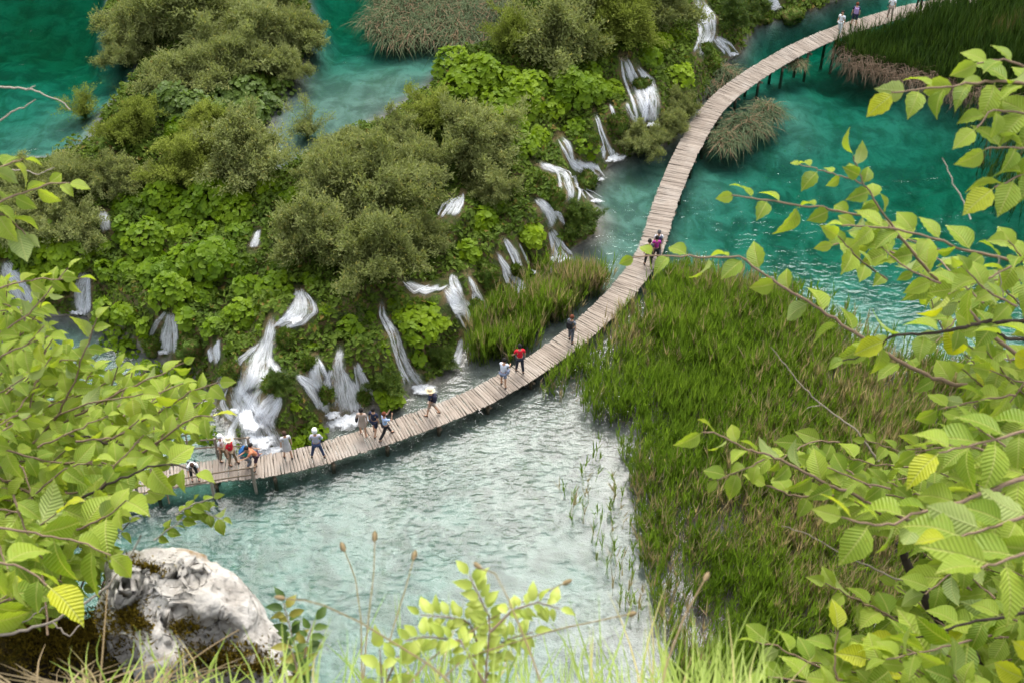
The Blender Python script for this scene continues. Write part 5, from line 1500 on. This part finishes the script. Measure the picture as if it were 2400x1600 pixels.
for stage, size in ((8, .005), (6, .0045)):
    RV, RF = remeshed(RV, RF, size); RV = conform(RV, stage, False)
RV, RF = remeshed(RV, RF, 0.0031)
RV = conform(RV, 5, True)
t = NT('weathered limestone')
p = t.objco()
rc = t.mix(t.ramp(t.noise(16, 6, p, 0.65), 0.35, 0.65), (0.31, 0.285, 0.255), (0.49, 0.465, 0.43))
rc = t.mix(t.ramp(t.noise(55, 5, p, 0.7), 0.56, 0.76), rc, (0.12, 0.10, 0.08))
rc = t.mix(t.ramp(t.noise(7, 4, p, 0.6), 0.60, 0.74), rc, (0.24, 0.16, 0.075))
M_ROCK = t.done(t.principled(rc, 0.9, 0.2, t.bump(t.noise(60, 7, p, 0.72), 0.9, 0.007)))
rock = thing('limestone_rock', 'jagged pale limestone rock with brown moss at the lower left cliff edge', 'rock', tuple(rk_c))
obj('stone', new_mesh('stone', RV, RF, True), M_ROCK, rock)
t = NT('brown moss')
mcol = t.mix(t.attr('rnd'), (0.05, 0.035, 0.006), (0.21, 0.15, 0.015))
M_BMOSS = t.done(t.principled(mcol, 0.95, 0.1))
def moss_patch(px, py, rx, ry, n, off=0.0):
    q = np.stack([px + rx * rng.standard_normal(n) * .5, py + ry * rng.standard_normal(n) * .5], -1)
    D = ray(q[:, 0], q[:, 1]); tt = np.full(n, 2.1); dn = np.zeros(n, bool)
    for _ in range(90):
        P = C_O + D * tt[:, None]
        e = np.minimum(rock_sdf(P - rk_c), (P[:, 2] - cliff_z(P[:, 0], P[:, 1])) * 0.4)
        dn |= e < 0.002; tt = np.where(dn, tt, tt + np.clip(e * .7, .002, .05))
    ok = dn & (tt < 3.4); P = (C_O + D * tt[:, None])[ok]; m = len(P)
    Nn = -D[ok] * .5 + np.array([0, 0, .7]) + .6 * rng.standard_normal((m, 3))
    V, F, r_ = spread(FZ * np.array([1.6, 1, 1]), FZF, frames(Nn, rng.uniform(0, 6.28, m)), P - rk_c, rng.uniform(.006, .014, m))
    return V, F, r_
for (a, b, c, d, n) in [(310, 1370, 34, 62, 1500), (345, 1335, 40, 14, 420), (300, 1440, 30, 34, 600), (330, 1460, 22, 16, 260), (430, 1470, 36, 22, 420), (520, 1540, 90, 40, 1500), (600, 1560, 60, 30, 900)]:
    V, F, r_ = moss_patch(a, b, c, d, n)
    obj('moss_patch', new_mesh('moss', V, F, False, {'rnd': r_}), M_BMOSS, rock, kind='stuff')

# moss, leaf litter and dry grass on the dark soil
V, F, r_ = moss_patch(140, 1480, 170, 90, 5200)
o = obj('soil_moss', new_mesh('soil moss', V, F, False, {'rnd': r_}), M_BMOSS, kind='stuff'); o.location = rk_c
o['label'] = 'brown moss and litter on the dark soil left of the rock'; o['category'] = 'moss'

# ================================================================== GRASS AND SEEDLINGS AT THE EDGE
M_GRASS = foliage_mat('edge grass', (0.24, 0.33, 0.05), (0.48, 0.56, 0.15), (0.50, 0.42, 0.18), 0.9, 0.4, 0.5, 0.3, 0.0)
M_DRY = foliage_mat('dry grass', (0.26, 0.19, 0.10), (0.46, 0.37, 0.22), None, .9, 0.25, 0.7, 0.2, 0.0)
def blade(acc, P, w, rnd):
    P = np.asarray(P, float); n = len(P)
    T = np.gradient(P, axis=0); view = P - C_O
    S = np.cross(T, np.array([0.3 * rng.standard_normal(), -0.7, 0.7]) + 0 * view); S /= np.linalg.norm(S, axis=1, keepdims=True) + 1e-9
    ww = w * (1 - np.linspace(0, 1, n) ** 1.6)[:, None] + 0.0002
    V = np.concatenate([P - S * ww, P + S * ww]); i = np.arange(n - 1)
    acc.add(V, np.stack([i, i + n, i + n + 1, i + 1], -1), rnd)
def grass_patch(label, xr, tipy, n, dist, seed, mat, wid=0.0016, name='grass', basey=1720, lean=60):
    r = np.random.default_rng(seed); a = Acc()
    c0 = at_dist(np.array(float(sum(xr) / 2)), np.array(1650.), float(np.mean(dist)))
    for _ in range(n):
        x = r.uniform(*xr); d = r.uniform(*dist); ty = tipy[0] + (tipy[1] - tipy[0]) * r.random() ** 0.6
        dx = r.normal(0, lean); cur = r.normal(0, 30)
        q = np.array([(x, basey + r.uniform(0, 60)), (x + dx * .25 + cur * .4, basey * .62 + ty * .38), (x + dx * .65 + cur * .6, basey * .28 + ty * .72), (x + dx + cur * .2, ty)])
        q = resample(q, 7)
        dd = d + np.linspace(0, 0.06, 7) * r.uniform(0, 1.5)
        blade(a, at_dist(q[:, 0], q[:, 1], dd) - c0, wid * r.uniform(.6, 1.2) * d / 1.6, r.random())
    o = obj(name, a.mesh('grass'), mat, kind='stuff'); o.location = c0; o['label'] = label; o['category'] = 'grass'
grass_patch('long pale green grass along the bottom edge in the middle', (640, 1720), (1380, 1640), 220, (1.5, 2.1), 3, M_GRASS)
grass_patch('taller sparse grass blades before the pool', (900, 1760), (1360, 1520), 70, (1.5, 2.0), 4, M_GRASS)
grass_patch('green grass tuft beside the rock', (180, 700), (1450, 1600), 75, (1.75, 2.2), 5, M_GRASS, 0.0018, basey=1660)
grass_patch('dry straw grass on the soil in the bottom left corner', (-20, 420), (1500, 1610), 60, (1.8, 2.2), 6, M_DRY, 0.0013, lean=150, basey=1640)
grass_patch('grass at the bottom edge right of centre', (1560, 1800), (1470, 1600), 90, (1.6, 2.0), 7, M_GRASS)
def stalk(label, px, d, head=True):
    q = resample(px, 14); P = at_dist(q[:, 0], q[:, 1], np.linspace(d, d + .08, 14))
    rt_ = thing('grass_stalk', label, 'grass stalk', tuple(P[0]))
    a = Acc(); a.tube(P - P[0], np.linspace(.0014, .0008, 14), 5); obj('stem', a.mesh('stalk'), M_DRY, rt_)
    if head:
        T = P[-1] - P[-3]; T /= np.linalg.norm(T); L = .014 * d / 1.6
        a = Acc(); a.tube(np.array([P[-1], P[-1] + T * L * .25, P[-1] + T * L * .7, P[-1] + T * L]) - P[0], np.array([.001, .0036, .0034, .0008]) * d / 1.6, 6); obj('seed_head', a.mesh('seed head', True), M_DRY, rt_)
stalk('upright straw stalk left of the seedling, tallest of them', [(842, 1720), (860, 1480), (876, 1340), (878, 1268)], 1.8)
stalk('straw stalk leaning right just left of the seedling', [(890, 1720), (915, 1490), (950, 1380), (968, 1312)], 1.8)
stalk('curved thin straw stalk at the far left of the stalks', [(850, 1720), (846, 1450), (832, 1350), (808, 1292)], 1.85)
stalk('thick straw stalk slanting up to the left across the pool', [(1180, 1720), (1020, 1565), (850, 1460), (740, 1408), (668, 1402)], 1.5)
stalk('arched straw stalk bowing over the seedling', [(1310, 1720), (1240, 1520), (1190, 1400), (1160, 1342), (1128, 1332)], 1.5)
stalk('straw stalk slanting right behind the seedling', [(860, 1720), (1010, 1540), (1180, 1430), (1318, 1368)], 1.7)
stalk('long straw stalk slanting far right over the grass', [(900, 1720), (1090, 1540), (1300, 1475), (1468, 1440)], 1.7)
stalk('stout straw stalk at the edge of the reed bed, tip at right', [(1530, 1720), (1560, 1560), (1605, 1440), (1650, 1360)], 1.5)
stalk('straw stalk lying across the rock', [(330, 1720), (400, 1580), (500, 1510), (560, 1475)], 1.9, False)
stalk('thin upright straw stalk at the left flank of the rock', [(225, 1720), (238, 1560), (252, 1380)], 1.9, False)
M_YL = foliage_mat('young yellow leaves', (0.34, 0.42, 0.06), (0.56, 0.60, 0.14), None, .9, 0.45, 0.45, 0.35, 0.3)
SLT = [leaf_template(60 + k, 0.23, 0.10, 0.4, 8) for k in range(3)]
SLM = [new_mesh('young leaf', v, f, True, {'rnd': np.full(len(v), k / 2)}, u) for k, (v, f, u) in enumerate(SLT)]
for m in SLM: m.materials.append(M_YL)
def seedling(label, stems, d, size, dens, mat=None, name='seedling'):
    b = at_dist(np.array(float(stems[0][0][0])), np.array(float(stems[0][0][1])), d)
    rt_ = thing(name, label, 'seedling', tuple(b))
    for st_ in stems:
        q = resample(st_, 12); P = at_dist(q[:, 0], q[:, 1], np.full(12, d) + .02 * rng.standard_normal())
        a = Acc(); a.tube(P - b, np.linspace(.0018, .0008, 12), 5); obj('stem', a.mesh('stem'), M_BARK, rt_)
        n = max(3, int(dens * np.linalg.norm(np.diff(np.array(st_, float), axis=0), axis=1).sum() / size))
        for k in range(n):
            f = 0.30 + 0.7 * k / max(1, n - 1); x = f * 11; i = min(int(x), 10); bb = P[i] + (P[i + 1] - P[i]) * (x - i)
            T = P[min(i + 1, 11)] - P[i - 1]; T /= np.linalg.norm(T); up = np.array([0, -.35, 1.0]); Sd = np.cross(T, up); Sd /= np.linalg.norm(Sd)
            for s in ((-1, 1) if k < n - 1 else (0,)):
                D = T * (.5 if s else 1) + Sd * s + .25 * rng.standard_normal(3); N = up + .3 * rng.standard_normal(3)
                o = bpy.data.objects.new('leaf', SLM[int(rng.integers(3))]); COL.objects.link(o); o.parent = rt_
                M = frames_dir(D[None], N[None])[0] * (size * d / FPX * rng.uniform(.75, 1.2))
                v = bb - b
                o.matrix_local = Matrix([[*M[0], v[0]], [*M[1], v[1]], [*M[2], v[2]], [0, 0, 0, 1]])
                if mat: o.material_slots[0].link = 'OBJECT'; o.material_slots[0].material = mat
seedling('yellow green seedling with three leafy arms rising in the bottom middle', [[(1130, 1720), (1140, 1560), (1150, 1450), (1120, 1390), (1100, 1348)], [(1140, 1560), (1100, 1455), (1050, 1445), (985, 1440)], [(1150, 1480), (1200, 1430), (1260, 1410), (1310, 1425)], [(1135, 1600), (1080, 1500), (1000, 1490), (950, 1500)], [(1138, 1590), (1180, 1500), (1250, 1480)]], 1.75, 46, 2.3)
seedling('pale seedling low in the grass left of the middle', [[(900, 1720), (895, 1600), (890, 1520)], [(898, 1620), (930, 1540), (960, 1525)]], 1.8, 60, 1.2)
seedling('small ash like seedling with paired leaflets beside the rock', [[(720, 1720), (700, 1560), (680, 1470), (664, 1412)], [(705, 1590), (720, 1500), (738, 1455)], [(702, 1600), (690, 1540), (672, 1500)]], 2.1, 40, 2.0, M_WILLOW_D)
